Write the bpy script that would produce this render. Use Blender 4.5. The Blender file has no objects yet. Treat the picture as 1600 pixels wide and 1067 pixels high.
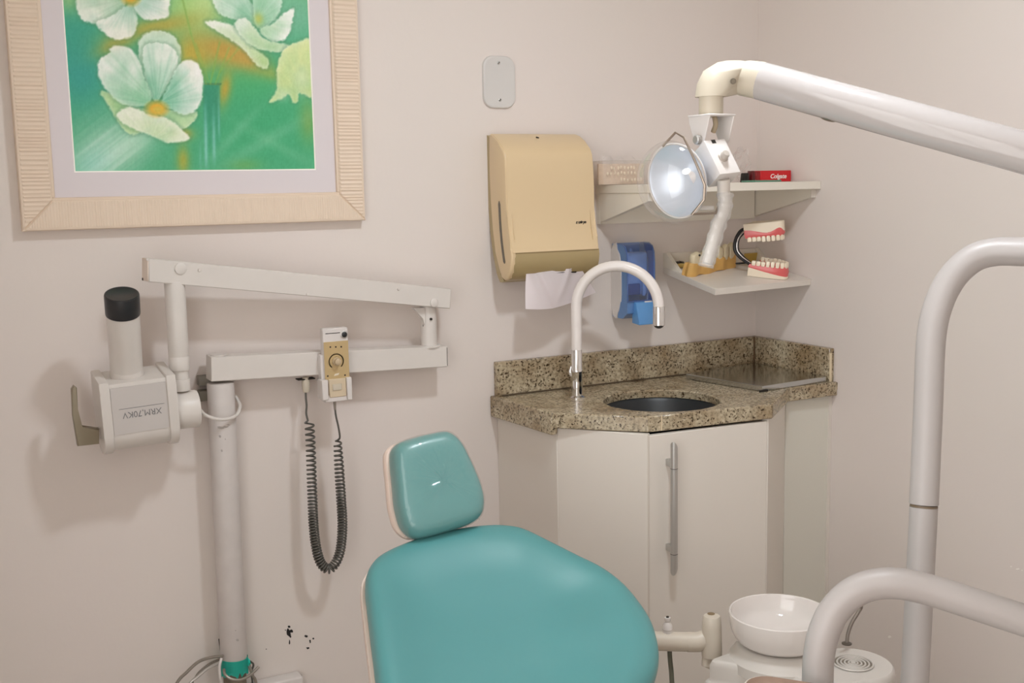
import bpy, bmesh, math, random
import numpy as np
from mathutils import Vector, Matrix, Quaternion

random.seed(4)
S = bpy.context.scene
COL = S.collection
PI = math.pi

# ------------------------------------------------------------------ camera
R_ = Vector((0.8838, -0.4675, -0.0197)).normalized()
F_ = Vector((0.4609, 0.8770, -0.1360)).normalized()
D_ = F_.cross(R_).normalized()
R_ = D_.cross(F_).normalized()
CAM = Vector((-2.3517, -2.7938, 1.4557))
FPX = 1750.0
cd = bpy.data.cameras.new('camera')
cam_o = bpy.data.objects.new('camera', cd)
COL.objects.link(cam_o)
cd.sensor_width = 36.0
cd.lens = FPX / 1600 * 36
cd.clip_start = 0.02
mw = Matrix.Identity(4)
for i in range(3):
    mw[i][0] = R_[i]; mw[i][1] = -D_[i]; mw[i][2] = -F_[i]; mw[i][3] = CAM[i]
cam_o.matrix_world = mw
S.camera = cam_o

# ------------------------------------------------------------------ world, light, exposure
w = bpy.data.worlds.new('world'); S.world = w
w.use_nodes = True
w.node_tree.nodes['Background'].inputs[0].default_value = (0.5, 0.5, 0.5, 1)
w.node_tree.nodes['Background'].inputs[1].default_value = 0.05
S.view_settings.view_transform = 'Standard'
S.view_settings.look = 'None'
S.view_settings.gamma = 1.0
S.view_settings.use_curve_mapping = False
S.view_settings.exposure = 0.17
S.cycles.max_bounces = 16
S.cycles.diffuse_bounces = 10
S.cycles.transparent_max_bounces = 16
BULB_POWER = 52.0
FILL_GLOW = 2.25  # strength of the added fill panel in the left wall
LIGHT_XY = (-1.18, -1.38)

# ------------------------------------------------------------------ point helpers
def ray(px, py):
    return R_ * ((px - 800) / FPX) + D_ * ((py - 533.5) / FPX) + F_
def on(px, py, x=None, y=None, z=None):
    r = ray(px, py)
    if x is not None: t = (x - CAM.x) / r.x
    elif y is not None: t = (y - CAM.y) / r.y
    else: t = (z - CAM.z) / r.z
    return CAM + r * t
def dp(px, py, dep):
    return CAM + ray(px, py) * dep
def hit(px, py, p0, n):
    r = ray(px, py)
    return CAM + r * ((p0 - CAM).dot(n) / r.dot(n))
def V(*a): return Vector(a)
UP = V(0, 0, 1)

# ------------------------------------------------------------------ materials
def lin(c):
    c = c / 255.0
    return c / 12.92 if c <= 0.04045 else ((c + 0.055) / 1.055) ** 2.4
def srgb(r, g, b): return (lin(r), lin(g), lin(b))
MATS = {}
def mat(name, col, rough=0.5, metal=0.0, coat=0.0, var=0.0, vscale=8.0, bump=0.0, bscale=60.0, emit=None, spec=0.5, alpha=1.0, coat_rough=0.05):
    if name in MATS: return MATS[name]
    m = bpy.data.materials.new(name); m.use_nodes = True
    nt = m.node_tree; b = nt.nodes['Principled BSDF']
    b.inputs['Base Color'].default_value = (*col, 1)
    b.inputs['Roughness'].default_value = rough
    b.inputs['Metallic'].default_value = metal
    b.inputs['Coat Weight'].default_value = coat
    b.inputs['Coat Roughness'].default_value = coat_rough
    b.inputs['Specular IOR Level'].default_value = spec
    tc = nt.nodes.new('ShaderNodeTexCoord')
    if var > 0:
        n = nt.nodes.new('ShaderNodeTexNoise'); n.inputs['Scale'].default_value = vscale; n.inputs['Detail'].default_value = 4
        nt.links.new(tc.outputs['Object'], n.inputs['Vector'])
        mx = nt.nodes.new('ShaderNodeMix'); mx.data_type = 'RGBA'
        mx.inputs[6].default_value = (*[min(1, c * (1 + var)) for c in col], 1)
        mx.inputs[7].default_value = (*[c * (1 - var) for c in col], 1)
        nt.links.new(n.outputs['Fac'], mx.inputs[0]); nt.links.new(mx.outputs[2], b.inputs['Base Color'])
    if bump > 0:
        n2 = nt.nodes.new('ShaderNodeTexNoise'); n2.inputs['Scale'].default_value = bscale; n2.inputs['Detail'].default_value = 3
        nt.links.new(tc.outputs['Object'], n2.inputs['Vector'])
        bp = nt.nodes.new('ShaderNodeBump'); bp.inputs['Strength'].default_value = bump; bp.inputs['Distance'].default_value = 0.002
        nt.links.new(n2.outputs['Fac'], bp.inputs['Height']); nt.links.new(bp.outputs[0], b.inputs['Normal'])
    if emit:
        b.inputs['Emission Color'].default_value = (*emit[0], 1); b.inputs['Emission Strength'].default_value = emit[1]
    MATS[name] = m
    return m

def film_mat(name, tint=(1, 1, 1), gloss=0.25, haze=0.0, rough=0.08, bump=0.0, bscale=40):
    """thin clear plastic: mostly transparent, a fresnel sheen and a little milky diffuse"""
    if name in MATS: return MATS[name]
    m = bpy.data.materials.new(name); m.use_nodes = True
    nt = m.node_tree; nt.nodes.remove(nt.nodes['Principled BSDF'])
    out = nt.nodes['Material Output']
    tr = nt.nodes.new('ShaderNodeBsdfTransparent'); tr.inputs[0].default_value = (*tint, 1)
    gl = nt.nodes.new('ShaderNodeBsdfGlossy'); gl.inputs['Roughness'].default_value = rough
    df = nt.nodes.new('ShaderNodeBsdfDiffuse'); df.inputs[0].default_value = (0.8, 0.8, 0.8, 1)
    lw = nt.nodes.new('ShaderNodeLayerWeight'); lw.inputs[0].default_value = 0.35
    mp = nt.nodes.new('ShaderNodeMath'); mp.operation = 'MULTIPLY'; mp.inputs[1].default_value = gloss
    ad = nt.nodes.new('ShaderNodeMath'); ad.operation = 'ADD'; ad.inputs[1].default_value = 0.03
    m1 = nt.nodes.new('ShaderNodeMixShader'); m1.inputs[0].default_value = haze
    m2 = nt.nodes.new('ShaderNodeMixShader')
    L = nt.links.new
    L(lw.outputs['Facing'], mp.inputs[0]); L(mp.outputs[0], ad.inputs[0]); L(ad.outputs[0], m2.inputs[0])
    L(tr.outputs[0], m1.inputs[1]); L(df.outputs[0], m1.inputs[2]); L(m1.outputs[0], m2.inputs[1]); L(gl.outputs[0], m2.inputs[2])
    if bump > 0:
        tc = nt.nodes.new('ShaderNodeTexCoord'); n2 = nt.nodes.new('ShaderNodeTexNoise'); n2.inputs['Scale'].default_value = bscale
        L(tc.outputs['Object'], n2.inputs['Vector'])
        bp = nt.nodes.new('ShaderNodeBump'); bp.inputs['Strength'].default_value = bump; bp.inputs['Distance'].default_value = 0.004
        L(n2.outputs['Fac'], bp.inputs['Height']); L(bp.outputs[0], gl.inputs['Normal'])
    L(m2.outputs[0], out.inputs[0])
    MATS[name] = m
    return m

def granite():
    m = bpy.data.materials.new('granite'); m.use_nodes = True
    nt = m.node_tree; b = nt.nodes['Principled BSDF']; L = nt.links.new
    tc = nt.nodes.new('ShaderNodeTexCoord')
    def noise(sc, det=3):
        n = nt.nodes.new('ShaderNodeTexNoise'); n.inputs['Scale'].default_value = sc; n.inputs['Detail'].default_value = det
        L(tc.outputs['Object'], n.inputs['Vector']); return n
    def ramp(src, stops):
        r = nt.nodes.new('ShaderNodeValToRGB'); e = r.color_ramp.elements
        e[0].position, e[0].color = stops[0][0], (*stops[0][1], 1); e[1].position, e[1].color = stops[-1][0], (*stops[-1][1], 1)
        for p, c in stops[1:-1]:
            k = e.new(p); k.color = (*c, 1)
        L(src, r.inputs[0]); return r
    a = noise(110, 4)
    base = ramp(a.outputs['Fac'], [(0.28, srgb(120, 108, 88)), (0.45, srgb(172, 159, 134)), (0.60, srgb(190, 177, 151)), (0.78, srgb(208, 198, 176))])
    sp = noise(170, 2)
    dark = ramp(sp.outputs['Fac'], [(0.56, (1, 1, 1)), (0.66, srgb(96, 80, 62))])
    big = noise(11, 3)
    bigr = ramp(big.outputs['Fac'], [(0.3, srgb(205, 190, 172)), (0.6, (1, 1, 1))])
    m1 = nt.nodes.new('ShaderNodeMix'); m1.data_type = 'RGBA'; m1.blend_type = 'MULTIPLY'; m1.inputs[0].default_value = 1
    m2 = nt.nodes.new('ShaderNodeMix'); m2.data_type = 'RGBA'; m2.blend_type = 'MULTIPLY'; m2.inputs[0].default_value = 1
    L(base.outputs[0], m1.inputs[6]); L(dark.outputs[0], m1.inputs[7]); L(m1.outputs[2], m2.inputs[6]); L(bigr.outputs[0], m2.inputs[7])
    L(m2.outputs[2], b.inputs['Base Color'])
    b.inputs['Roughness'].default_value = 0.22
    bp = nt.nodes.new('ShaderNodeBump'); bp.inputs['Strength'].default_value = 0.12; bp.inputs['Distance'].default_value = 0.001
    L(a.outputs['Fac'], bp.inputs['Height']); L(bp.outputs[0], b.inputs['Normal'])
    return m

def wall_material():
    m = bpy.data.materials.new('wall_paint'); m.use_nodes = True
    nt = m.node_tree; b = nt.nodes['Principled BSDF']; L = nt.links.new
    tc = nt.nodes.new('ShaderNodeTexCoord')
    n = nt.nodes.new('ShaderNodeTexNoise'); n.inputs['Scale'].default_value = 1.6; n.inputs['Detail'].default_value = 5
    L(tc.outputs['Object'], n.inputs['Vector'])
    r = nt.nodes.new('ShaderNodeValToRGB')
    r.color_ramp.elements[0].position = .3; r.color_ramp.elements[1].position = .72
    r.color_ramp.elements[0].color = (*srgb(221, 212, 208), 1); r.color_ramp.elements[1].color = (*srgb(220, 213, 207), 1)
    L(n.outputs['Fac'], r.inputs[0]); L(r.outputs[0], b.inputs['Base Color'])
    b.inputs['Roughness'].default_value = 0.55; b.inputs['Specular IOR Level'].default_value = 0.3
    n2 = nt.nodes.new('ShaderNodeTexNoise'); n2.inputs['Scale'].default_value = 45; n2.inputs['Detail'].default_value = 4
    L(tc.outputs['Object'], n2.inputs['Vector'])
    bp = nt.nodes.new('ShaderNodeBump'); bp.inputs['Strength'].default_value = 0.12; bp.inputs['Distance'].default_value = 0.003
    L(n2.outputs['Fac'], bp.inputs['Height']); L(bp.outputs[0], b.inputs['Normal'])
    return m

M_wall = wall_material()
M_granite = granite()
M_cabinet = mat('cabinet_laminate', srgb(220, 214, 206), 0.35, var=0.02, vscale=5)
M_shelf = mat('shelf_laminate', srgb(226, 221, 210), 0.4, var=0.02)
M_enamel = mat('white_enamel', srgb(214, 209, 206), 0.28, coat=0.3)
M_tubewhite = mat('unit_tube_white', srgb(178, 172, 170), 0.42)
M_armwhite = mat('lamp_arm_white', srgb(182, 177, 176), 0.16, coat=0.5)
M_cream = mat('cream_plastic', srgb(198, 189, 172), 0.4)
M_oldwhite = mat('aged_white_paint', srgb(212, 207, 202), 0.38, var=0.04, vscale=18)
M_chrome = mat('chrome', (0.82, 0.82, 0.82), 0.07, metal=1.0)
M_steel = mat('brushed_steel', (0.56, 0.57, 0.56), 0.14, metal=1.0, var=0.06, vscale=30)
M_alu = mat('satin_aluminium', (0.55, 0.54, 0.52), 0.38, metal=0.85)
M_brownsteel = mat('bronzed_wire', (0.36, 0.30, 0.25), 0.3, metal=0.9)
M_black = mat('black_plastic', srgb(34, 35, 38), 0.35, var=0.25, vscale=60)
M_darkgap = mat('dark_gap', srgb(40, 34, 28), 0.8)
M_teal = mat('teal_upholstery', srgb(84, 147, 149), 0.36, coat=0.12, var=0.04, vscale=3, coat_rough=0.2)
M_tealhead = mat('teal_upholstery_head', srgb(92, 150, 149), 0.34, coat=0.1, coat_rough=0.1)
M_pinkshell = mat('blush_shell_plastic', srgb(228, 208, 196), 0.35)
M_disp = mat('dispenser_beige', srgb(214, 191, 154), 0.32, coat=0.15)
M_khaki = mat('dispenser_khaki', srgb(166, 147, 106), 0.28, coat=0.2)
M_paper = mat('paper_towel', srgb(250, 245, 248), 0.9)
M_blue = film_mat('blue_tint_plastic', tint=srgb(216, 229, 248), gloss=0.35, haze=0.0, rough=0.05)
M_bluelever = mat('blue_lever', srgb(92, 150, 208), 0.35, coat=0.2)
M_bluebody = mat('blue_body', srgb(92, 132, 184), 0.3, coat=0.3)
M_navy = mat('navy_detail', srgb(70, 96, 146), 0.4)
M_hose = mat('white_hose', srgb(230, 224, 221), 0.3, coat=0.2)
M_rubber = mat('dark_grey_rubber', srgb(84, 82, 76), 0.4)
M_greycable = mat('grey_cable', srgb(132, 124, 114), 0.45, var=0.2, vscale=80)
M_tape = mat('turquoise_tape', srgb(58, 208, 190), 0.4)
M_clear = film_mat('clear_dome_plastic', gloss=0.30, haze=0.02, rough=0.03)
M_sleeve = film_mat('clear_sleeve_plastic', gloss=0.35, haze=0.30, rough=0.12, bump=0.6, bscale=60)
M_bag = film_mat('crinkled_bag_plastic', gloss=0.5, haze=0.03, rough=0.06)
M_wrap = film_mat('headrest_film', gloss=0.32, haze=0.035, rough=0.03, bump=0.5, bscale=22)
M_porcelain = mat('white_porcelain', srgb(220, 214, 210), 0.07, coat=0.6)
M_unit = mat('unit_grey_plastic', srgb(202, 197, 191), 0.3, coat=0.15)
M_ivory = mat('ivory_pipe', srgb(204, 195, 181), 0.4)
M_label = mat('grey_label', srgb(196, 191, 188), 0.4)
M_ink = mat('grey_ink', srgb(120, 120, 122), 0.6)
M_blackink = mat('black_ink', srgb(30, 24, 20), 0.6)
M_olive = mat('olive_grey_plastic', srgb(140, 130, 110), 0.4)
M_gold = mat('gold_faceplate', srgb(196, 172, 128), 0.35, metal=0.2)
M_red = mat('red_carton', srgb(206, 24, 36), 0.35)
M_whiteink = mat('white_ink', srgb(250, 246, 244), 0.5)
M_gum = mat('pink_gum', srgb(214, 96, 96), 0.25, coat=0.4)
M_gumdark = mat('dark_red_palate', srgb(116, 30, 28), 0.3, coat=0.3)
M_tooth = mat('tooth_ivory', srgb(240, 228, 206), 0.22, coat=0.4)
M_plaster = mat('model_base_cream', srgb(236, 224, 204), 0.6)
M_ochre = mat('ochre_plaster', srgb(208, 165, 94), 0.5, var=0.15, vscale=40)
M_oldtooth = mat('yellowed_tooth', srgb(214, 202, 172), 0.35, var=0.1, vscale=60)
M_yellow = mat('pale_yellow_plastic', srgb(226, 200, 122), 0.35)
M_floor = mat('floor_vinyl', srgb(192, 184, 176), 0.4, var=0.04, vscale=3)
M_ceil = mat('ceiling_paint', srgb(240, 236, 230), 0.8)
M_frame = mat('frame_cream', srgb(223, 205, 186), 0.5, var=0.03, vscale=20)
M_matboard = mat('mat_board', srgb(216, 209, 213), 0.7)
M_matbevel = mat('mat_bevel', srgb(250, 246, 240), 0.7)
M_plateplastic = mat('blank_plate_plastic', srgb(206, 204, 202), 0.3, coat=0.2)
M_pinkbox = mat('rosy_contents', srgb(222, 204, 186), 0.5, var=0.15, vscale=90)
M_green = mat('green_glass_edge', srgb(92, 140, 118), 0.2)
M_basin = mat('dark_basin_steel', (0.012, 0.016, 0.02), 0.4)
M_tray = mat('tray_rim_plastic', srgb(200, 192, 182), 0.3, coat=0.2)
M_traymat = mat('tray_brown_liner', srgb(140, 116, 100), 0.7, var=0.2, vscale=50)
M_chip = mat('plaster_stain', srgb(32, 30, 30), 0.9)
M_chipwhite = mat('paint_chip_white', srgb(240, 236, 230), 0.8)
M_grout = mat('pale_sealant', srgb(214, 198, 168), 0.7)
M_rust = mat('rusty_sealant', srgb(104, 82, 58), 0.8, var=0.3, vscale=40)

# reflector: pale blue-white mirror coating
M_refl = mat('reflector_coating', (0.62, 0.68, 0.77), 0.30, metal=0.35)

# ------------------------------------------------------------------ object helpers
class Thing:
    def __init__(s, name, label, cat, loc, group=None, kind=None):
        s.loc = Vector(loc)
        o = bpy.data.objects.new(name, None); COL.objects.link(o)
        o.empty_display_size = 0.05
        o.location = s.loc; s.o = o
        if label: o['label'] = label
        if cat: o['category'] = cat
        if group: o['group'] = group
        if kind: o['kind'] = kind
    def part(s, name, bm, m, parent=None, label=None, smooth=True, kind=None, ang=38):
        return link(name, bm, m, parent or s.o, s.loc, label, smooth, kind, ang)

def link(name, bm, m, parent=None, off=None, label=None, smooth=True, kind=None, ang=38):
    if isinstance(bm, bpy.types.Mesh): me = bm
    else:
        bmesh.ops.recalc_face_normals(bm, faces=bm.faces[:])
        me = bpy.data.meshes.new(name); bm.to_mesh(me); bm.free()
    if off is not None: me.transform(Matrix.Translation(-off))
    if m is not None and not me.materials: me.materials.append(m)
    if smooth:
        me.shade_smooth()
        try: me.set_sharp_from_angle(angle=math.radians(ang))
        except Exception: pass
    o = bpy.data.objects.new(name, me); COL.objects.link(o)
    if parent: o.parent = parent
    if label: o['label'] = label
    if kind: o['kind'] = kind
    return o
def single(name, label, cat, bm, m, loc, group=None, smooth=True):
    o = link(name, bm, m, None, Vector(loc), label, smooth)
    o.location = loc; o['category'] = cat
    if group: o['group'] = group
    return o
def struct(name, bm, m, parent=None, smooth=False):
    o = link(name, bm, m, parent, None, None, smooth); o['kind'] = 'structure'
    return o

def NB(): return bmesh.new()
def bevel_new(bm, verts, b, seg):
    if b <= 0: return
    es = set()
    vs = set(verts)
    for v in verts:
        for e in v.link_edges:
            if e.other_vert(v) in vs: es.add(e)
    bmesh.ops.bevel(bm, geom=list(es), offset=b, segments=seg, affect='EDGES', profile=0.5)
def obox(bm, c, ax, ay, az, b=0.0, seg=2):
    """box with centre c and half-extent vectors ax, ay, az"""
    c, ax, ay, az = map(Vector, (c, ax, ay, az))
    vs = [bm.verts.new(c + ax * i + ay * j + az * k) for i in (-1, 1) for j in (-1, 1) for k in (-1, 1)]
    for f in ((0, 1, 3, 2), (4, 6, 7, 5), (0, 4, 5, 1), (2, 3, 7, 6), (0, 2, 6, 4), (1, 5, 7, 3)):
        bm.faces.new([vs[i] for i in f])
    bevel_new(bm, vs, b, seg)
    return bm
def box(bm, lo, hi, b=0.0, seg=2):
    lo, hi = Vector(lo), Vector(hi); h = (hi - lo) / 2
    return obox(bm, (lo + hi) / 2, (h.x, 0, 0), (0, h.y, 0), (0, 0, h.z), b, seg)
def hexa(bm, p, b=0.0, seg=2):
    """8 points: bottom loop of 4 then top loop of 4"""
    vs = [bm.verts.new(Vector(q)) for q in p]
    for f in ((0, 1, 2, 3), (7, 6, 5, 4), (0, 4, 5, 1), (1, 5, 6, 2), (2, 6, 7, 3), (3, 7, 4, 0)):
        bm.faces.new([vs[i] for i in f])
    bevel_new(bm, vs, b, seg)
    return bm
def prism(bm, pts, ext, b=0.0, seg=2):
    """polygon pts (3D) extruded by the vector ext"""
    ext = Vector(ext); n = len(pts)
    a = [bm.verts.new(Vector(p)) for p in pts]; c = [bm.verts.new(Vector(p) + ext) for p in pts]
    fa = bm.faces.new(a[::-1]); fc = bm.faces.new(c)
    for i in range(n): bm.faces.new((a[i], a[(i + 1) % n], c[(i + 1) % n], c[i]))
    if b > 0:
        es = list(fa.edges) + list(fc.edges)
        bmesh.ops.bevel(bm, geom=es, offset=b, segments=seg, affect='EDGES', profile=0.5)
    return bm
def frame_of(t, hint=None):
    t = Vector(t).normalized()
    h = Vector(hint) if hint is not None else (UP if abs(t.z) < 0.9 else V(1, 0, 0))
    a = h.cross(t).normalized(); return a, t.cross(a).normalized()
def tube(bm, pts, r, seg=16, caps=True, ry=None, up=None):
    pts = [Vector(p) for p in pts]; n = len(pts)
    rs = r if isinstance(r, (list, tuple)) else [r] * n
    rings = []; a = None
    for i, p in enumerate(pts):
        t = (pts[min(i + 1, n - 1)] - pts[max(i - 1, 0)]).normalized()
        if a is None: a, b_ = frame_of(t, up)
        else:
            a = (a - t * a.dot(t)).normalized(); b_ = t.cross(a)
        q = (ry if ry else 1.0)
        rings.append([bm.verts.new(p + a * (math.cos(k * 2 * PI / seg) * rs[i]) + b_ * (math.sin(k * 2 * PI / seg) * rs[i] * q)) for k in range(seg)])
    for i in range(n - 1):
        for k in range(seg):
            bm.faces.new((rings[i][k], rings[i][(k + 1) % seg], rings[i + 1][(k + 1) % seg], rings[i + 1][k]))
    if caps:
        bm.faces.new(rings[0][::-1]); bm.faces.new(rings[-1])
    return bm
def lathe(bm, prof, o, axis=UP, seg=32, close=True):
    """prof: (radius, height) along axis"""
    o, axis = Vector(o), Vector(axis).normalized(); a, b_ = frame_of(axis)
    rings = []
    for r, h in prof:
        if r < 1e-6: rings.append([bm.verts.new(o + axis * h)])
        else: rings.append([bm.verts.new(o + axis * h + a * (r * math.cos(k * 2 * PI / seg)) + b_ * (r * math.sin(k * 2 * PI / seg))) for k in range(seg)])
    for i in range(len(rings) - 1):
        A, B = rings[i], rings[i + 1]
        for k in range(seg):
            k2 = (k + 1) % seg
            if len(A) == 1 and len(B) == 1: continue
            if len(A) == 1: bm.faces.new((A[0], B[k2], B[k]))
            elif len(B) == 1: bm.faces.new((A[k], A[k2], B[0]))
            else: bm.faces.new((A[k], A[k2], B[k2], B[k]))
    if close:
        if len(rings[0]) > 1: bm.faces.new(rings[0][::-1])
        if len(rings[-1]) > 1: bm.faces.new(rings[-1])
    return bm
def cyl(bm, p0, p1, r, seg=24, b=0.0):
    p0, p1 = Vector(p0), Vector(p1); L = (p1 - p0).length
    pr = [(r, 0), (r, L)] if b <= 0 else [(r - b, 0), (r - b * .3, b * .3), (r, b), (r, L - b), (r - b * .3, L - b * .3), (r - b, L)]
    return lathe(bm, pr, p0, p1 - p0, seg)
def ball(bm, c, r, sc=(1, 1, 1), u=16, v=10, rot=None):
    ret = bmesh.ops.create_uvsphere(bm, u_segments=u, v_segments=v, radius=r)
    M = Matrix.Translation(Vector(c)) @ (rot.to_4x4() if rot is not None else Matrix.Identity(4)) @ Matrix.Diagonal((*sc, 1))
    bmesh.ops.transform(bm, matrix=M, verts=ret['verts']); return bm
def hull(bm, pts):
    vs = [bm.verts.new(Vector(p)) for p in pts]
    r = bmesh.ops.convex_hull(bm, input=vs)
    junk = [g for g in r['geom_interior'] if isinstance(g, bmesh.types.BMVert)]
    if junk: bmesh.ops.delete(bm, geom=junk, context='VERTS')
    return bm
def cr(pts, n, closed=False):
    """Catmull-Rom resampling"""
    P = [Vector(p) for p in pts]; m = len(P); out = []
    segs = m if closed else m - 1
    for i in range(segs):
        p1, p2 = P[i], P[(i + 1) % m]
        p0 = P[i - 1] if (closed or i > 0) else p1 * 2 - p2
        p3 = P[(i + 2) % m] if (closed or i + 2 < m) else p2 * 2 - p1
        for k in range(n):
            t = k / n
            out.append(0.5 * ((2 * p1) + (p2 - p0) * t + (2 * p0 - 5 * p1 + 4 * p2 - p3) * t * t + (3 * p1 - p0 - 3 * p2 + p3) * t ** 3))
    if not closed: out.append(P[-1])
    return out
def rings_mesh(bm, rings, cap0=True, cap1=True):
    R = [[bm.verts.new(p) for p in r] for r in rings]; n = len(R[0])
    for i in range(len(R) - 1):
        for k in range(n): bm.faces.new((R[i][k], R[i][(k + 1) % n], R[i + 1][(k + 1) % n], R[i + 1][k]))
    if cap0: bm.faces.new(R[0][::-1])
    if cap1: bm.faces.new(R[-1])
    return bm
def text_mesh(body, size, o, xd, yd, depth=0.0004, shear=0.0, bold=0.0, sx=1.0, align='CENTER'):
    cu = bpy.data.curves.new('lettering', 'FONT'); cu.body = body; cu.size = size; cu.shear = shear; cu.offset = bold
    cu.extrude = depth; cu.align_x = align; cu.align_y = 'CENTER'
    ob = bpy.data.objects.new('lettering', cu)
    me = bpy.data.meshes.new_from_object(ob)
    bpy.data.objects.remove(ob); bpy.data.curves.remove(cu)
    xd, yd = Vector(xd).normalized(), Vector(yd).normalized(); zd = xd.cross(yd)
    M = Matrix.Identity(4)
    for i in range(3): M[i][0] = xd[i] * sx; M[i][1] = yd[i]; M[i][2] = zd[i]; M[i][3] = o[i]
    me.transform(M); return me

# ================================================================== THE ROOM
RX0, RY0, RZ = -2.62, -3.12, 2.52
struct('floor', box(NB(), (RX0 - .1, RY0 - .1, -.1), (.1, .1, 0)), M_floor)
struct('ceiling', box(NB(), (RX0 - .1, RY0 - .1, RZ), (.1, .1, RZ + .1)), M_ceil)
wall_back = struct('wall_back', box(NB(), (RX0 - .1, 0, 0), (.1, .1, RZ)), M_wall)
wall_right = struct('wall_right', box(NB(), (0, RY0 - .1, 0), (.1, 0, RZ)), M_wall)
struct('wall_front', box(NB(), (RX0, RY0 - .1, 0), (0, RY0, RZ)), M_wall)
WY0, WY1, WZ0, WZ1 = -3.05, -1.45, .25, 2.30
bm = NB()
for lo, hi in (((RY0 - .1, 0), (WY0, RZ)), ((WY1, 0), (0, RZ)), ((WY0, 0), (WY1, WZ0)), ((WY0, WZ1), (WY1, RZ))):
    box(bm, (RX0 - .1, lo[0], lo[1]), (RX0, hi[0], hi[1]))
struct('wall_left', bm, M_wall)
fill_root = bpy.data.objects.new('fill_panel_1', None); COL.objects.link(fill_root); fill_root['kind'] = 'structure'  # added glowing panel, out of view, that gives the room soft fill light
bm = NB(); wm = (WY0 + WY1) / 2
for lo, hi in (((WY0, WZ0), (WY0 + .04, WZ1)), ((WY1 - .04, WZ0), (WY1, WZ1)), ((WY0, WZ0), (WY1, WZ0 + .04)), ((WY0, WZ1 - .04), (WY1, WZ1)), ((wm - .02, WZ0), (wm + .02, WZ1))):
    box(bm, (RX0 - .07, lo[0], lo[1]), (RX0 - .03, hi[0], hi[1]))
struct('fill_panel_frame', bm, M_enamel, fill_root)
struct('fill_panel_glow', box(NB(), (RX0 - .056, WY0 + .01, WZ0 + .01), (RX0 - .050, WY1 - .01, WZ1 - .01)), mat('added_fill_glow', (.8, .8, .8), .5, emit=((1.0, .985, .965), FILL_GLOW)), fill_root)

# black stains on the back wall, flat with the plaster
def blot(cx, cy, rx, ry, seed):
    rnd = random.Random(seed); n = 10; pts = []
    for k in range(n):
        a = k * 2 * PI / n; q = rnd.uniform(.65, 1.25)
        pts.append(on(cx + math.cos(a) * rx * q, cy + math.sin(a) * ry * q, y=0))
    return pts
for k, (cx, cy, rx, ry) in enumerate([(451.5, 979, 2, 2), (451, 988, 3.6, 6.5), (455, 986, 2.4, 3), (452.3, 1003, 1.3, 4), (446, 984.5, 1, 1), (453.8, 994.5, 1.2, 1.6),
                                      (478, 994, 2.6, 2), (489.5, 997.5, 1.8, 1.6), (484.5, 1002, 1.3, 3), (481, 1012.5, 2.6, 1.7), (416, 1014, .8, .8)]):
    o = struct('stain', prism(NB(), blot(cx, cy, rx, ry, k), (0, -.0006, 0)), M_chip, wall_back)
def blot_r(cx, cy, rx, ry, seed):
    rnd = random.Random(seed)
    return [on(cx + math.cos(k * PI / 4) * rx * rnd.uniform(.6, 1.2), cy + math.sin(k * PI / 4) * ry * rnd.uniform(.6, 1.2), x=0) for k in range(8)]
for k, (cx, cy, rx, ry) in enumerate([(1390, 995, 2.6, 2.2), (1580, 885, 1.6, 1.2), (1590, 889, 3, 1.2), (1597, 891, 1.4, 1)]):
    struct('paint_chip', prism(NB(), blot_r(cx, cy, rx, ry, k), (-.0006, 0, 0)), M_chipwhite, wall_right)

# ceiling fitting over the middle of the room: the room's own lamp
LX, LY = LIGHT_XY
t = Thing('ceiling_light', 'round white ceiling downlight with six LED lenses above the patient chair', 'lamp', (LX, LY, RZ))
bs_ = t.part('base', lathe(NB(), [(0, 0), (.12, 0), (.12, -.012), (.105, -.022), (0, -.022)], (LX, LY, RZ), UP, 32, False), M_enamel)
for k in range(6):
    a = k * PI / 3 + .3
    p = V(LX + .062 * math.cos(a), LY + .062 * math.sin(a), RZ - .0225)
    t.part('led_lens', lathe(NB(), [(.022, .004), (.022, 0), (0, 0)], p, UP, 16), mat('led_glow', (1, 1, 1), 0.5, emit=((0.94, 1.0, 1.05), BULB_POWER * 10)))

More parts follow.
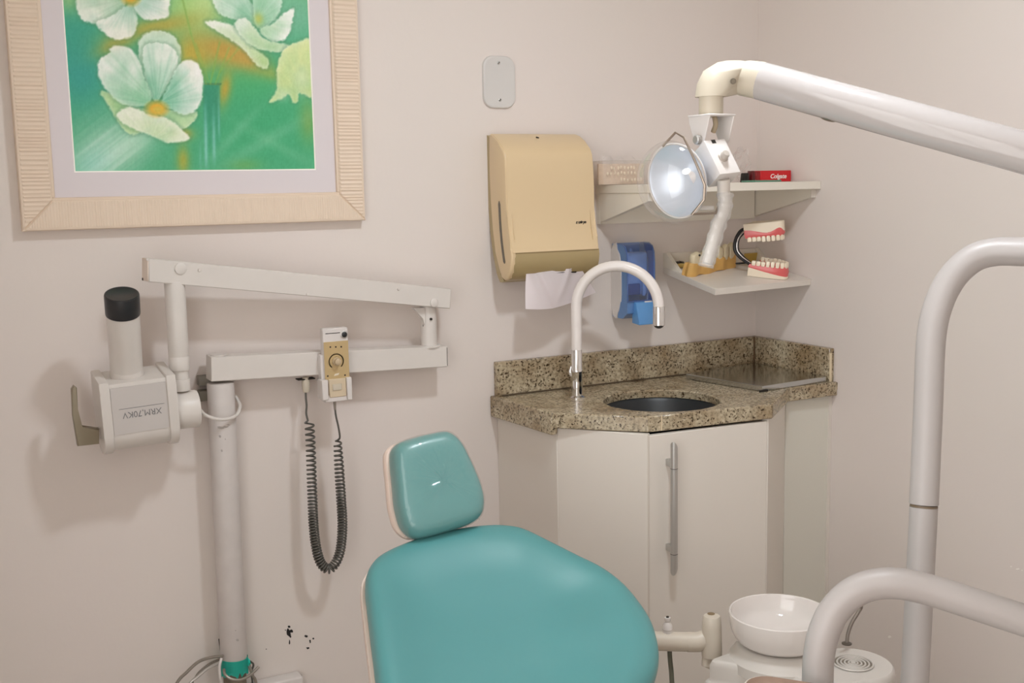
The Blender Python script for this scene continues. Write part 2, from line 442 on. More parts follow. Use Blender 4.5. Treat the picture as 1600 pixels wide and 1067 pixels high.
# ================================================================== PICTURE
FB = on(35, 360.5, y=-.03); FR = on(572, 345.5, y=-.03)
fx0, fx1, fz0 = FB.x, FR.x, (FB.z + FR.z) / 2
FW = fx1 - fx0; FH = 1.06
t = Thing('framed_picture', 'large cream ribbed frame with a green and white flower print', 'picture', (fx0 + FW / 2, -.002, fz0))
o_ = V(fx0, 0, fz0)
RW = .068; DEP = .030
def rail(L, pitch, amp, side):
    """ribbed rail lying along s; a cross-section runs from the outer edge 0 to the inner edge RW, mitred at the ends"""
    bm = NB(); rnd = random.Random(side)
    s = 0.006; rows = []
    def P(s, q, h):
        if side == 0: return o_ + V(s, -h, q)                 # bottom
        if side == 1: return o_ + V(s, -h, FH - q)            # top
        if side == 2: return o_ + V(q, -h, s)                 # left
        return o_ + V(FW - q, -h, s)                          # right
    ss = [0.0]
    while s < L - .006:
        p = pitch * rnd.uniform(.75, 1.3)
        ss += [s + p * .12, s + p * .5, s + p * .88]; s += p
        rows.append((len(ss) - 3,))
    ss.append(L)
    peak = {i[0] + 1 for i in rows}
    prev = None
    for i, sv in enumerate(ss):
        lim = max(0.0006, min(RW, sv, L - sv))
        h = DEP + (amp * random.Random(i * 7 + side).uniform(.6, 1.2) if i in peak else 0)
        q0 = min(.008, lim * .5); q1 = max(q0 + .0002, lim - .004)
        ring = [P(sv, 0, 0), P(sv, 0, DEP - .006), P(sv, .002 if lim > .004 else 0, DEP - .001), P(sv, q0 * .8, DEP), P(sv, q0, h), P(sv, q1, h), P(sv, lim, DEP - .003), P(sv, lim, 0)]
        ring = [bm.verts.new(v) for v in ring]
        if prev:
            for k in range(7): bm.faces.new((prev[k], prev[k + 1], ring[k + 1], ring[k]))
        prev = ring
    return bm
for side, L, pitch, amp in ((0, FW, .0058, .0007), (1, FW, .0058, .0007), (2, FH, .0088, .0019), (3, FH, .0088, .0019)):
    t.part('frame_rail', rail(L, pitch, amp, side), M_frame, smooth=False)
# inner lip
li, lw_ = RW - .001, .0075
for lo, hi in (((li, li), (FW - li, li + lw_)), ((li, FH - li - lw_), (FW - li, FH - li)), ((li, li + lw_), (li + lw_, FH - li - lw_)), ((FW - li - lw_, li + lw_), (FW - li, FH - li - lw_))):
    t.part('inner_lip', box(NB(), o_ + V(lo[0], -.026, lo[1]), o_ + V(hi[0], -.004, hi[1]), .0015, 1), M_frame)
A0 = on(118, 266, y=-.018) - o_; A1 = on(492, 265, y=-.018) - o_
ax0, ax1, az0 = A0.x, A1.x, (A0.z + A1.z) / 2
az1 = FH - az0 - .002
bm = NB()
def ringquad(bm, a, b, y0, y1):
    """flat band between rectangle a (outer) and b (inner)"""
    A = [bm.verts.new(o_ + V(x, y0, z)) for x, z in ((a[0], a[1]), (a[2], a[1]), (a[2], a[3]), (a[0], a[3]))]
    B = [bm.verts.new(o_ + V(x, y1, z)) for x, z in ((b[0], b[1]), (b[2], b[1]), (b[2], b[3]), (b[0], b[3]))]
    for k in range(4): bm.faces.new((A[k], A[(k + 1) % 4], B[(k + 1) % 4], B[k]))
ringquad(bm, (li + .004, li + .004, FW - li - .004, FH - li - .004), (ax0 - .003, az0 - .003, ax1 + .003, az1 + .003), -.019, -.019)
mb_ = t.part('mat_board', bm, M_matboard, smooth=False)
bm = NB(); ringquad(bm, (ax0 - .003, az0 - .003, ax1 + .003, az1 + .003), (ax0, az0, ax1, az1), -.019, -.0165)
t.part('mat_bevel', bm, M_matbevel, parent=mb_, smooth=False)
t.part('backing_board', box(NB(), o_ + V(.01, -.012, .01), o_ + V(FW - .01, -.001, FH - .01)), M_frame)

# the print itself: a painted flower picture computed on a fine grid
def paint(NX, NZ):
    u = np.linspace(0, 1, NX)[None, :]; v = np.linspace(0, 1, NZ)[:, None]
    H = (az1 - az0) / (ax1 - ax0) * 374.0
    Yp = 266 - v * H * 1.0 + 0 * u
    Xp = 118 + u * 374 - (266 - Yp) * (15 / 266.) + u * 7 * (266 - Yp) / 266.
    X, Y = Xp * 2.6667, Yp * 2.6667
    rs = np.random.RandomState(3)
    def vnoise(sx, sy, seed):
        r = np.random.RandomState(seed); gx, gy = int(4500 / sx) + 4, int(4500 / sy) + 4
        g = r.rand(gy, gx); xx = np.clip((X + 300) / sx, 0, gx - 2.001); yy = np.clip((Y + 2600) / sy, 0, gy - 2.001)
        i, j = xx.astype(int), yy.astype(int); fx, fy = xx - i, yy - j
        fx, fy = fx * fx * (3 - 2 * fx), fy * fy * (3 - 2 * fy)
        return (g[j, i] * (1 - fx) + g[j, i + 1] * fx) * (1 - fy) + (g[j + 1, i] * (1 - fx) + g[j + 1, i + 1] * fx) * fy
    img = np.zeros(X.shape + (3,)); img[:] = (78, 172, 128)
    def blend(mask, c): 
        nonlocal img
        m = np.clip(mask, 0, 1)[..., None]; img = img * (1 - m) + np.array(c, float) * m
    def g(cx, cy, rx, ry, rot=0):
        c, s = math.cos(rot), math.sin(rot); dx, dy = X - cx, Y - cy
        return np.exp(-(((dx * c + dy * s) / rx) ** 2 + ((-dx * s + dy * c) / ry) ** 2))
    blend(np.clip((150 - Y) / 500, 0, .9), (150, 205, 140))
    blend(g(300, 120, 130, 240) * 1.0, (46, 160, 136)); blend(g(340, 330, 110, 130) * .9, (44, 158, 146))
    blend(g(1050, 480, 320, 260) * .9, (60, 168, 116)); blend(g(1000, 320, 200, 90) * .8, (70, 176, 110))
    blend(g(1240, 60, 90, 90) * .8, (112, 186, 152)); blend(g(300, 30, 60, 70) * .7, (168, 205, 130))
    blend(g(780, 50, 130, 120) * 1.0, (166, 208, 118)); blend(g(840, 20, 60, 110) * .7, (196, 220, 140))
    ys = vnoise(60, 60, 5)
    blend(g(650, 125, 170, 34, -.25) * 1.1, (170, 170, 72)); blend(g(480, 200, 90, 34, -.5) * .9, (176, 168, 72))
    blend(g(790, 230, 90, 80) * 1.05, (186, 172, 60)); blend(g(920, 215, 130, 60, .3) * 1.1, (190, 158, 62)); blend(g(1010, 240, 90, 40, .4) * 1.1, (188, 156, 66))
    blend(g(920, 370, 26, 70, .2) * .95, (186, 164, 60)); blend(g(1120, 300, 80, 30, .3) * .7, (150, 172, 80))
    blend(g(1285, 500, 40, 90) * .6, (140, 168, 76)); blend(g(740, 560, 40, 26) * 1.0, (186, 170, 70)); blend(g(740, 670, 26, 60) * .9, (170, 170, 64)); blend(g(1000, 690, 70, 26) * .4, (140, 176, 80))
    # streaks of light at lower left
    st = vnoise(26, 26, 9)
    diag = (X * .62 + Y * .78); dn = np.interp((diag % 400) / 400, np.linspace(0, 1, 60), rs.rand(60))
    blend(g(430, 640, 170, 110, -.7) * (.55 + .6 * dn), (200, 230, 214)); blend(g(540, 600, 110, 60, -.6) * .6, (190, 226, 204)); blend(g(380, 680, 90, 60, -.6) * .6, (150, 214, 200))
    blend(g(1090, 590, 230, 26, -.5) * .28, (160, 214, 180)); blend(g(1150, 610, 200, 22, .5) * .22, (150, 210, 170)); blend(g(960, 560, 160, 20, -.8) * .25, (160, 214, 180))
    # vase
    vm = np.clip((X - 822) / 10, 0, 1) * np.clip((902 - X) / 10, 0, 1) * np.clip((Y - 350) / 10, 0, 1) * np.clip((640 - Y) / 200, 0, 1)
    blend(vm * .7, (36, 138, 112))
    for sx, wd, y0, y1, a in ((836, 7, 400, 720, .8), (870, 7, 420, 700, .7), (892, 5, 350, 600, .5), (812, 6, 560, 720, .5)):
        blend(np.exp(-((X - sx) / wd) ** 2) * np.clip((Y - y0) / 150, 0, 1) * np.clip((y1 - Y) / 60, 0, 1) * a, (140, 206, 196))
    blend((np.abs(Y - 352) < 5) * (X > 822) * (X < 904) * .7, (70, 130, 80))
    # stems
    for (x0, y0, x1, y1, a) in ((735, -40, 780, 150, .8), (780, 150, 840, 350, .6), (900, 180, 858, 350, .6), (940, 200, 880, 350, .5), (800, 190, 850, 340, .5), (990, 190, 900, 300, .4)):
        L2 = (x1 - x0) ** 2 + (y1 - y0) ** 2; tt = np.clip(((X - x0) * (x1 - x0) + (Y - y0) * (y1 - y0)) / L2, 0, 1)
        dd = np.hypot(X - x0 - tt * (x1 - x0), Y - y0 - tt * (y1 - y0)); blend(np.exp(-(dd / 4.5) ** 2) * a, (132, 176, 76))
    def inside(poly):
        c = np.zeros(X.shape, bool); n = len(poly); d = np.full(X.shape, 1e9)
        for i in range(n):
            (x0, y0), (x1, y1) = poly[i], poly[(i + 1) % n]
            if y0 != y1: c ^= ((y0 > Y) != (y1 > Y)) & (X < (x1 - x0) * (Y - y0) / (y1 - y0) + x0)
            L2 = (x1 - x0) ** 2 + (y1 - y0) ** 2 + 1e-9; tt = np.clip(((X - x0) * (x1 - x0) + (Y - y0) * (y1 - y0)) / L2, 0, 1)
            d = np.minimum(d, np.hypot(X - x0 - tt * (x1 - x0), Y - y0 - tt * (y1 - y0)))
        return np.where(c, d, -d)
    def petal(poly, root, edge=(236, 244, 232), core=(140, 204, 160), seed=1, soft=5, far=None):
        pts = [tuple(p)[:2] for p in cr([(x, y, 0) for x, y in poly], 4, True)]
        d = inside(pts) + (vnoise(9, 9, seed + 50) - .5) * 6
        m = np.clip(d / (soft * 1.6) + .5, 0, 1) * (.86 + .14 * vnoise(30, 30, seed + 3))
        R = np.hypot(X - root[0], Y - root[1]); mx = far or max(math.hypot(x - root[0], y - root[1]) for x, y in poly)
        f = np.clip(R / mx * 1.15, 0, 1) ** 1.0
        ang = np.arctan2(Y - root[1], X - root[0])
        streak = np.interp((ang + PI) / (2 * PI), np.linspace(0, 1, 150), np.random.RandomState(seed).rand(150))
        f = np.clip(f + (streak - .5) * .20 + (vnoise(50, 50, seed + 7) - .5) * .45, 0, 1)
        rim = np.exp(-np.clip(d, 0, 99) / 14)
        col = np.array(core, float) * (1 - f[..., None]) + np.array(edge, float) * f[..., None]
        col = col * (1 - .35 * rim[..., None]) + np.array((248, 250, 244.)) * .35 * rim[..., None]
        nonlocal img
        halo = np.clip(1 + d / 16, 0, 1) * (d < 0) * .35
        img = img * (1 - halo[..., None]) + np.array((70, 130, 90.)) * halo[..., None]
        img = img * (1 - m[..., None]) + col * m[..., None]
    # lower flower
    c = (635, 440)
    petal([(415, 400), (440, 395), (540, 450), (640, 480), (560, 560), (500, 540), (440, 440)], c, (176, 214, 150), (120, 186, 120), 2)
    petal([(640, 470), (700, 462), (800, 470), (770, 525), (720, 540), (680, 510)], c, (190, 222, 170), (130, 190, 130), 3)
    petal([(565, 215), (575, 175), (610, 150), (660, 143), (705, 160), (735, 205), (735, 260), (720, 300), (690, 345), (640, 420), (612, 400), (590, 340), (570, 280)], c, (206, 230, 210), (96, 178, 136), 4)
    petal([(582, 235), (600, 200), (650, 192), (700, 205), (725, 250), (715, 300), (690, 345), (640, 425), (612, 400), (592, 330)], c, (232, 242, 232), (84, 174, 132), 5)
    petal([(406, 320), (410, 270), (450, 240), (455, 220), (490, 207), (540, 225), (570, 270), (590, 340), (615, 410), (590, 445), (540, 450), (490, 435), (440, 390), (415, 350)], c, (242, 246, 240), (110, 190, 140), 6)
    petal([(690, 350), (720, 290), (750, 262), (790, 258), (822, 300), (828, 350), (820, 420), (795, 462), (750, 480), (700, 462), (655, 435)], c, (246, 248, 244), (90, 180, 140), 7)
    petal([(475, 490), (500, 460), (545, 455), (600, 480), (650, 488), (700, 510), (740, 545), (768, 575), (740, 590), (680, 597), (640, 580), (590, 560), (520, 530)], (610, 590), (240, 244, 228), (190, 220, 166), 8)
    blend(np.clip(1.6 - np.hypot((X - 636) / 44, (Y - 458) / 31) * 1.2, 0, 1), (226, 176, 56)); blend(np.clip(1.6 - np.hypot((X - 640) / 22, (Y - 462) / 15) * 1.2, 0, 1) * .7, (206, 190, 76))
    # upper left flower
    c = (535, 20)
    petal([(325, 45), (345, 5), (420, -40), (500, -30), (515, 20), (505, 80), (460, 120), (400, 125), (345, 112)], c, (236, 242, 230), (150, 196, 160), 11)
    petal([(400, 122), (460, 95), (520, 50), (555, 55), (562, 120), (545, 165), (510, 180), (470, 184), (430, 160)], c, (240, 244, 234), (120, 186, 160), 12)
    petal([(550, 45), (620, 5), (690, -14), (692, 50), (682, 88), (630, 100), (585, 96)], c, (240, 244, 238), (150, 200, 180), 13)
    petal([(470, -30), (500, -170), (560, -200), (610, -150), (600, -30), (540, 0)], c, (236, 242, 230), (150, 196, 160), 14)
    petal([(580, -10), (640, -140), (720, -130), (720, -40), (660, 10)], c, (236, 242, 230), (150, 196, 160), 15)
    blend(np.clip(1.7 - np.hypot((X - 537) / 36, (Y - 8) / 36) * 1.2, 0, 1), (220, 172, 48)); blend(np.clip(1.6 - np.hypot((X - 537) / 15, (Y - 4) / 13) * 1.2, 0, 1) * .8, (214, 190, 110))
    # upper right flower
    c = (1060, 85)
    petal([(870, -30), (960, -60), (1045, 20), (1065, 100), (1000, 85), (920, 72), (885, 40)], c, (226, 240, 230), (120, 190, 150), 21)
    petal([(1060, -60), (1170, -60), (1165, 40), (1112, 100), (1066, 112), (1048, 50)], c, (206, 232, 216), (130, 196, 150), 22)
    petal([(1072, 122), (1130, 92), (1180, 48), (1228, 24), (1225, 60), (1205, 130), (1172, 162), (1120, 164)], c, (240, 246, 238), (160, 210, 160), 23)
    petal([(840, 104), (880, 92), (960, 110), (1005, 160), (1060, 205), (1112, 245), (1100, 282), (1060, 268), (1000, 205), (920, 150)], (1090, 210), (238, 244, 232), (176, 212, 140), 24)
    petal([(965, 96), (1010, 74), (1052, 112), (1100, 160), (1205, 180), (1180, 206), (1120, 210), (1040, 190), (985, 140)], (1110, 190), (232, 242, 228), (170, 210, 150), 25)
    blend(g(1070, 75, 20, 24) * .8, (190, 196, 80))
    # drooping pale flower at the right
    petal([(1145, 300), (1155, 250), (1180, 200), (1230, 168), (1330, 160), (1330, 390), (1250, 382), (1240, 418), (1215, 422), (1200, 388), (1160, 410), (1112, 422), (1145, 372)], (1290, 420), (222, 232, 164), (170, 206, 130), 31)
    blend(g(1260, 320, 46, 60) * .6, (222, 234, 200)); blend(g(1170, 390, 26, 26) * .5, (210, 232, 200))
    tex = (vnoise(7, 7, 77) - .5) * 7 + (vnoise(3, 18, 78) - .5) * 6
    img = np.clip(img + tex[..., None], 0, 255)
    # above the visible edge of the photograph: the bunch thins out into pale green
    return img
NX, NZ = 300, int(300 * (az1 - az0) / (ax1 - ax0))
img = paint(NX, NZ) / 255.0
imgl = np.where(img <= .04045, img / 12.92, ((img + .055) / 1.055) ** 2.4)
xs = np.linspace(ax0, ax1, NX); zs = np.linspace(az0, az1, NZ)
co = np.zeros((NZ, NX, 3), np.float32)
co[..., 0] = xs[None, :] + o_.x; co[..., 1] = -.0165; co[..., 2] = zs[:, None] + o_.z
idx = np.arange(NX * NZ).reshape(NZ, NX)
quads = np.stack([idx[:-1, :-1], idx[:-1, 1:], idx[1:, 1:], idx[1:, :-1]], -1).reshape(-1, 4)
me = bpy.data.meshes.new('print')
me.vertices.add(NX * NZ); me.vertices.foreach_set('co', co.ravel())
me.loops.add(quads.size); me.loops.foreach_set('vertex_index', quads.ravel())
me.polygons.add(len(quads)); me.polygons.foreach_set('loop_start', np.arange(0, quads.size, 4))
me.update(calc_edges=True)
at = me.color_attributes.new('Col', 'FLOAT_COLOR', 'POINT')
rgba = np.ones((NX * NZ, 4), np.float32); rgba[:, :3] = imgl.reshape(-1, 3)
at.data.foreach_set('color', rgba.ravel())
m = mat('flower_print', (1, 1, 1), 0.35); ca = m.node_tree.nodes.new('ShaderNodeVertexColor'); ca.layer_name = 'Col'
m.node_tree.links.new(ca.outputs[0], m.node_tree.nodes['Principled BSDF'].inputs['Base Color'])
t.part('print', me, m, smooth=False)

# ================================================================== BLANK WALL PLATE
p0, p1 = on(753.5, 86.5, y=-.004), on(805.5, 169.5, y=-.004)
cx_, cz_ = (p0.x + p1.x) / 2, (p0.z + p1.z) / 2; hw, hh = (p1.x - p0.x) / 2, (p0.z - p1.z) / 2
t = Thing('wall_plate', 'white blank wall plate with two screws above the towel dispenser', 'wall plate', (cx_, 0, cz_))
def rrect(hw, hh, r, n=6):
    pts = []
    for sx, sz, a0 in ((1, 1, 0), (-1, 1, PI / 2), (-1, -1, PI), (1, -1, 1.5 * PI)):
        for k in range(n + 1):
            a = a0 + k * PI / 2 / n; pts.append((sx * (hw - r) + r * math.cos(a), sz * (hh - r) + r * math.sin(a)))
    return pts
rings = [[V(cx_ + x * s, -d, cz_ + z * s2) for x, z in rrect(hw, hh, .030)] for s, s2, d in ((1, 1, 0), (1, 1, .004), (.97, .98, .0075), (.9, .93, .009), (.85, .9, .0085))]
t.part('plate', rings_mesh(NB(), rings), M_plateplastic)
for sx, sy in ((779, 98), (781, 156)):
    q = on(sx, sy, y=-.0088)
    sc = t.part('screw', lathe(NB(), [(0.0042, 0), (.0042, .001), (.003, .0018), (0, .002)], q, (0, -1, 0), 14), M_alu)
    t.part('screw_slot', obox(NB(), q + V(0, -.0021, 0), (.0026, 0, .0015), (0, .0004, 0), (.0004, 0, -.0007)), M_blackink, parent=sc)

# ================================================================== PAPER TOWEL DISPENSER
DX0, DX1 = -.950, -.671
t = Thing('towel_dispenser', 'beige paper towel dispenser with khaki lower front on the back wall', 'towel dispenser', ((DX0 + DX1) / 2, 0, 1.2))
def dz(px, py, x=DX0):
    p = on(px, py, x=x); return (-p.y, p.z)
top = dz(762, 211)
back_edge = [(.012, top[1] - .004), (.014, 1.50), (.018, 1.42), (.026, 1.345), (.040, 1.28), (.058, 1.232), (.072, 1.212)]
nose = [(.090, 1.205), (.108, 1.212), (.122, 1.228), (.131, 1.252), (.134, 1.275), (.130, 1.292)]
front = [(.119, 1.315), (.111, 1.345), (.107, 1.40), (.106, 1.47), (.105, 1.525), (.101, 1.545), (.092, 1.560), (.060, 1.583), (.030, 1.598), (.018, 1.602)]
full = back_edge + nose + front
bm = NB(); prism(bm, [V(DX0, -d, z) for d, z in full], (.016, 0, 0), .0055, 3)
t.part('end_panel', bm, M_disp)
bm = NB(); prism(bm, [V(DX1 - .016, -d, z) for d, z in [(.012, 1.284), (.130, 1.284), (.130, 1.292)] + front + [(.012, top[1] - .004)]], (.016, 0, 0), .0045, 3)
t.part('end_panel', bm, M_disp)
cov = [(.134, 1.282), (.130, 1.292)] + front + [(.012, top[1] - .004), (.012, 1.59), (.06, 1.575), (.095, 1.53), (.097, 1.40), (.10, 1.345), (.11, 1.31), (.122, 1.284)]
bm = NB()
# cover with softly rounded ends in x
rings = []
for x, ins in ((DX0 + .0045, .0), (DX1 - .0045, 0)):
    rings.append([V(x, -(d + (.0008 if d > .02 else 0)), z + (.0006 if z > 1.55 else 0)) for d, z in cov])
rings_mesh(bm, rings)
body = t.part('cover', bm, M_disp)
# crease line low on the cover
q0, q1 = on(799.5, 365.6, y=-.112), on(924.7, 357.4, y=-.112)
t.part('crease', box(NB(), (DX0 + .034, -.1145, 1.333), (DX1 - .03, -.1115, 1.3345)), M_khaki, parent=body)
# khaki lower front, between the end panels
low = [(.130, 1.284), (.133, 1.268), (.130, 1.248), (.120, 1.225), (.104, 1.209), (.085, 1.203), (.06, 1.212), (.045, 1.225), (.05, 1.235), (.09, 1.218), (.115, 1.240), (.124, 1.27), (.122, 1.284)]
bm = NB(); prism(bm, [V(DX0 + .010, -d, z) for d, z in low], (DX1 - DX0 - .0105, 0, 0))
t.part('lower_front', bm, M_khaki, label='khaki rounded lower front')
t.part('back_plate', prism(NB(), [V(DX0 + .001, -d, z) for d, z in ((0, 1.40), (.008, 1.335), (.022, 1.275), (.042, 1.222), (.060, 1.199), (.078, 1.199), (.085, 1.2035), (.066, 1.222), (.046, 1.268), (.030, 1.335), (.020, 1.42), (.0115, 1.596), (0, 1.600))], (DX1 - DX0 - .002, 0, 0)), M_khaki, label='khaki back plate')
# paper slot under the nose
t.part('paper_slot', prism(NB(), [V(-.880, -d, z) for d, z in ((.095, 1.2068), (.118, 1.2215), (.1195, 1.2205), (.096, 1.2050))], (.142, 0, 0)), M_darkgap)
# level window slot in the side
sl = [dz(780, 314), dz(781.5, 345), dz(783.5, 372), dz(786, 394), dz(788.5, 412)]
pts = cr([V(DX0 - .0006, -d, z) for d, z in sl], 6)
bm = NB(); L = []
for i, p in enumerate(pts):
    wv = .0062 if 0 < i < len(pts) - 1 else .002
    L.append((p + V(0, wv, 0), p - V(0, wv, 0)))
poly = [a for a, b in L] + [b for a, b in L[::-1]]
prism(bm, poly, (.002, 0, 0)); t.part('level_window', bm, mat('smoked_window', srgb(96, 88, 76), .2))
q = on(839, 217, y=-.045)
q = V(q.x, -.048, 1.5915)
t.part('keyhole', obox(NB(), q, (.0042, 0, -.001), (0, .002, -.001), (0, .0012, .0012), .0006), M_blackink)
q = on(908.5, 347, y=-.1112)
lg = [('mo', -.0105, .0115), ('yn', .0100, .0105)]
for s_, dx, sz in lg:
    t.part('lettering', text_mesh(s_, sz, q + V(dx, -.0005, 0), (1, 0, .02), UP, .0003, 0.2, .0006), M_blackink)
t.part('emblem', prism(NB(), [q + V(0, -.0002, .0042), q + V(.0052, -.0002, 0), q + V(0, -.0002, -.0042), q + V(-.0052, -.0002, 0)], (0, -.0006, 0)), M_blackink)

# paper towel hanging from the slot
def sheet(tl, tr, bl, br_, nx, nz, fn, th=.0006):
    bm = NB(); g = []
    for j in range(nz + 1):
        v = j / nz; row = []
        for i in range(nx + 1):
            u = i / nx; p = (tl * (1 - u) + tr * u) * (1 - v) + (bl * (1 - u) + br_ * u) * v
            row.append(bm.verts.new(p + fn(u, v)))
        g.append(row)
    for j in range(nz):
        for i in range(nx): bm.faces.new((g[j][i], g[j][i + 1], g[j + 1][i + 1], g[j + 1][i]))
    return bm
def fold(u, v):
    d = .010 * math.exp(-((u - .12 - .25 * v) / .07) ** 2) * (1 - v * .6) - .013 * v * v * (u - .5) + .007 * math.sin(u * 5.5 + 1.2 * v) * (.3 + v)
    k = .010 * math.exp(-((u - .78 + .33 * v) / .05) ** 2) * max(0, 1 - 1.1 * v)
    sag = -.018 * math.sin(PI * u) * v
    return V(0, -d - k, sag)
pt = lambda px, py, d=.105: on(px, py, y=-d)
bm = sheet(pt(822, 428, .119), pt(907, 417, .121), pt(817, 482, .118), pt(932, 457, .100), 34, 22, fold)
bmesh.ops.solidify(bm, geom=bm.faces[:], thickness=.0007)
single('paper_towel', 'white folded paper towel hanging out of the beige dispenser', 'paper towel', bm, M_paper, pt(860, 440))

# ================================================================== SOAP DISPENSER
t = Thing('soap_dispenser', 'white and translucent blue soap dispenser behind the tap', 'soap dispenser', (-.49, 0, 1.05))
sx0 = on(954.5, 440, y=0).x; 
zt_, zb_ = on(962, 379, y=-.03).z, on(966, 500, y=-.03).z
sxw = .100
ZT, ZB = zt_, zb_ + .004
side = [(0, ZT - .03), (.006, ZT - .012), (.016, ZT - .003), (.032, ZT), (.030, ZT - .012), (.034, ZT - .020), (.046, ZT - .034), (.052, ZT - .055), (.054, ZT - .09),
        (.054, ZB + .075), (.052, ZB + .055), (.044, ZB + .032), (.034, ZB + .018), (.030, ZB + .010), (.030, ZB), (.016, ZB + .002), (.006, ZB + .014), (0, ZB + .035)]
t.part('back_shell', prism(NB(), [V(sx0, -d, z) for d, z in side], (.006, 0, 0), .0015, 1), M_enamel, label='white side of the back shell')
t.part('back_shell', prism(NB(), [V(sx0 + sxw - .006, -d, z) for d, z in side], (.006, 0, 0), .0015, 1), M_enamel)
t.part('back_panel', box(NB(), (sx0 + .006, -.012, ZB + .004), (sx0 + sxw - .006, 0, ZT - .004)), mat('pale_blue_back', srgb(170, 190, 220), .4))
fr = [(.032, ZT - .001), (.056, ZT - .001), (.074, ZT - .010), (.084, ZT - .028), (.087, ZT - .06), (.087, ZB + .055), (.082, ZB + .052), (.082, ZT - .06), (.079, ZT - .030), (.070, ZT - .014), (.055, ZT - .006), (.032, ZT - .006)]
t.part('blue_cover', prism(NB(), [V(sx0 + .001, -d, z) for d, z in fr], (sxw - .002, 0, 0)), M_blue, label='translucent blue cover')
ce = [(.033, ZT - .004), (.056, ZT - .004), (.073, ZT - .012), (.082, ZT - .029), (.085, ZT - .06), (.085, ZB + .055), (.080, ZB + .03), (.060, ZB + .006), (.033, ZB + .004), (.036, ZB + .018), (.046, ZB + .032), (.054, ZB + .055), (.056, ZB + .075), (.056, ZT - .09), (.054, ZT - .055), (.048, ZT - .034), (.036, ZT - .020)]
t.part('cover_side', prism(NB(), [V(sx0 + .0015, -d, z) for d, z in ce], (.003, 0, 0)), M_bluebody)
t.part('cover_side', prism(NB(), [V(sx0 + sxw - .0045, -d, z) for d, z in ce], (.003, 0, 0)), M_bluebody)
t.part('reservoir', box(NB(), (sx0 + .012, -.066, ZB + .07), (sx0 + sxw - .012, -.014, ZT - .03), .008, 3), mat('reservoir_blue', srgb(196, 208, 226), .3))
t.part('pump_block', box(NB(), (sx0 + .012, -.074, ZB + .072), (sx0 + .055, -.066, ZB + .105), .003), M_navy)
t.part('pump_nozzle', box(NB(), (sx0 + .060, -.080, ZB + .068), (sx0 + .070, -.07, ZB + .12), .003), mat('nozzle_clear', srgb(196, 206, 222), .2))
t.part('lower_trim', prism(NB(), [V(sx0 + .001, -d, z) for d, z in ((.036, ZB + .003), (.060, ZB + .003), (.084, ZB + .02), (.086, ZB + .052), (.05, ZB + .052))], (sxw - .002, 0, 0)), M_bluebody)
t.part('seam', box(NB(), (sx0 + .001, -.0885, ZB + .0525), (sx0 + sxw - .001, -.085, ZB + .056)), M_navy)
lv = [(.078, ZB + .056), (.096, ZB + .050), (.112, ZB - .006), (.110, ZB - .013), (.074, ZB - .010)]
lvo = t.part('push_lever', prism(NB(), [V(sx0 + .024, -d, z) for d, z in lv], (.062, 0, 0), .002, 2), M_bluelever, label='sky blue push lever')
t.part('lever_window', box(NB(), (sx0 + .056, -.0945, ZB + .046), (sx0 + .081, -.0925, ZB + .054), .0006, 1), M_enamel, parent=lvo)
q = on(984, 391, y=-.076); t.part('lock', lathe(NB(), [(.005, 0), (.005, .002), (0, .002)], q + V(0, -.004, 0), (0, -1, 0), 14), M_navy)

# ================================================================== UPPER SHELF
UX0 = on(931, 292, y=0).x; UZ1, UZ0, UD = 1.4575, 1.434, .287
t = Thing('wall_shelf', 'upper white corner shelf on triangular brackets beside the towel dispenser', 'shelf', (UX0 / 2, -.14, UZ0))
t.part('board', box(NB(), (UX0, -UD, UZ0), (-.001, 0, UZ1), .001, 1), M_shelf)
t.part('cleat', box(NB(), (UX0 + .001, -.017, 1.3455), (-.022, 0, UZ0)), M_shelf)
t.part('bracket', prism(NB(), [V(UX0 + .002, -d, z) for d, z in ((.017, UZ0), (.017, 1.350), (.262, 1.412), (.262, UZ0))], (.016, 0, 0), .0006, 1), M_shelf)
br = t.part('bracket', prism(NB(), [V(-.018, -d, z) for d, z in ((.002, UZ0), (.002, 1.350), (.262, 1.410), (.262, UZ0))], (.017, 0, 0), .0006, 1), M_shelf)
t.part('end_cap', box(NB(), (-.0185, -.266, 1.4095), (-.0005, -.262, UZ0)), M_cabinet, parent=br)

# items on the upper shelf
bx0 = on(943, 288, y=-.10).x; bz1 = on(940, 251, y=-.10).z
t = Thing('clear_tray_box', 'clear plastic box of small teeth at the end of the upper shelf', 'box', (bx0 + .085, -.07, UZ1))
BW, BD = .170, .062
def tapered(x0, x1, y0, y1, z0, z1, fl):
    return [(x0, y0, z0), (x1, y0, z0), (x1, y1, z0), (x0, y1, z0), (x0 - fl, y0 - fl, z1), (x1 + fl, y0 - fl, z1), (x1 + fl, y1 + fl, z1), (x0 - fl, y1 + fl, z1)]
t.part('box_shell', hexa(NB(), tapered(bx0, bx0 + BW, -.10, -.10 + BD, UZ1, bz1, .008), .004, 2), film_mat('frosted_box_plastic', gloss=.3, haze=.14, rough=.15, tint=(.98, .95, .92)))
t.part('card_insert', box(NB(), (bx0 + .008, -.062, UZ1 + .002), (bx0 + BW - .008, -.055, bz1 - .008)), M_pinkbox)
rnd = random.Random(8)
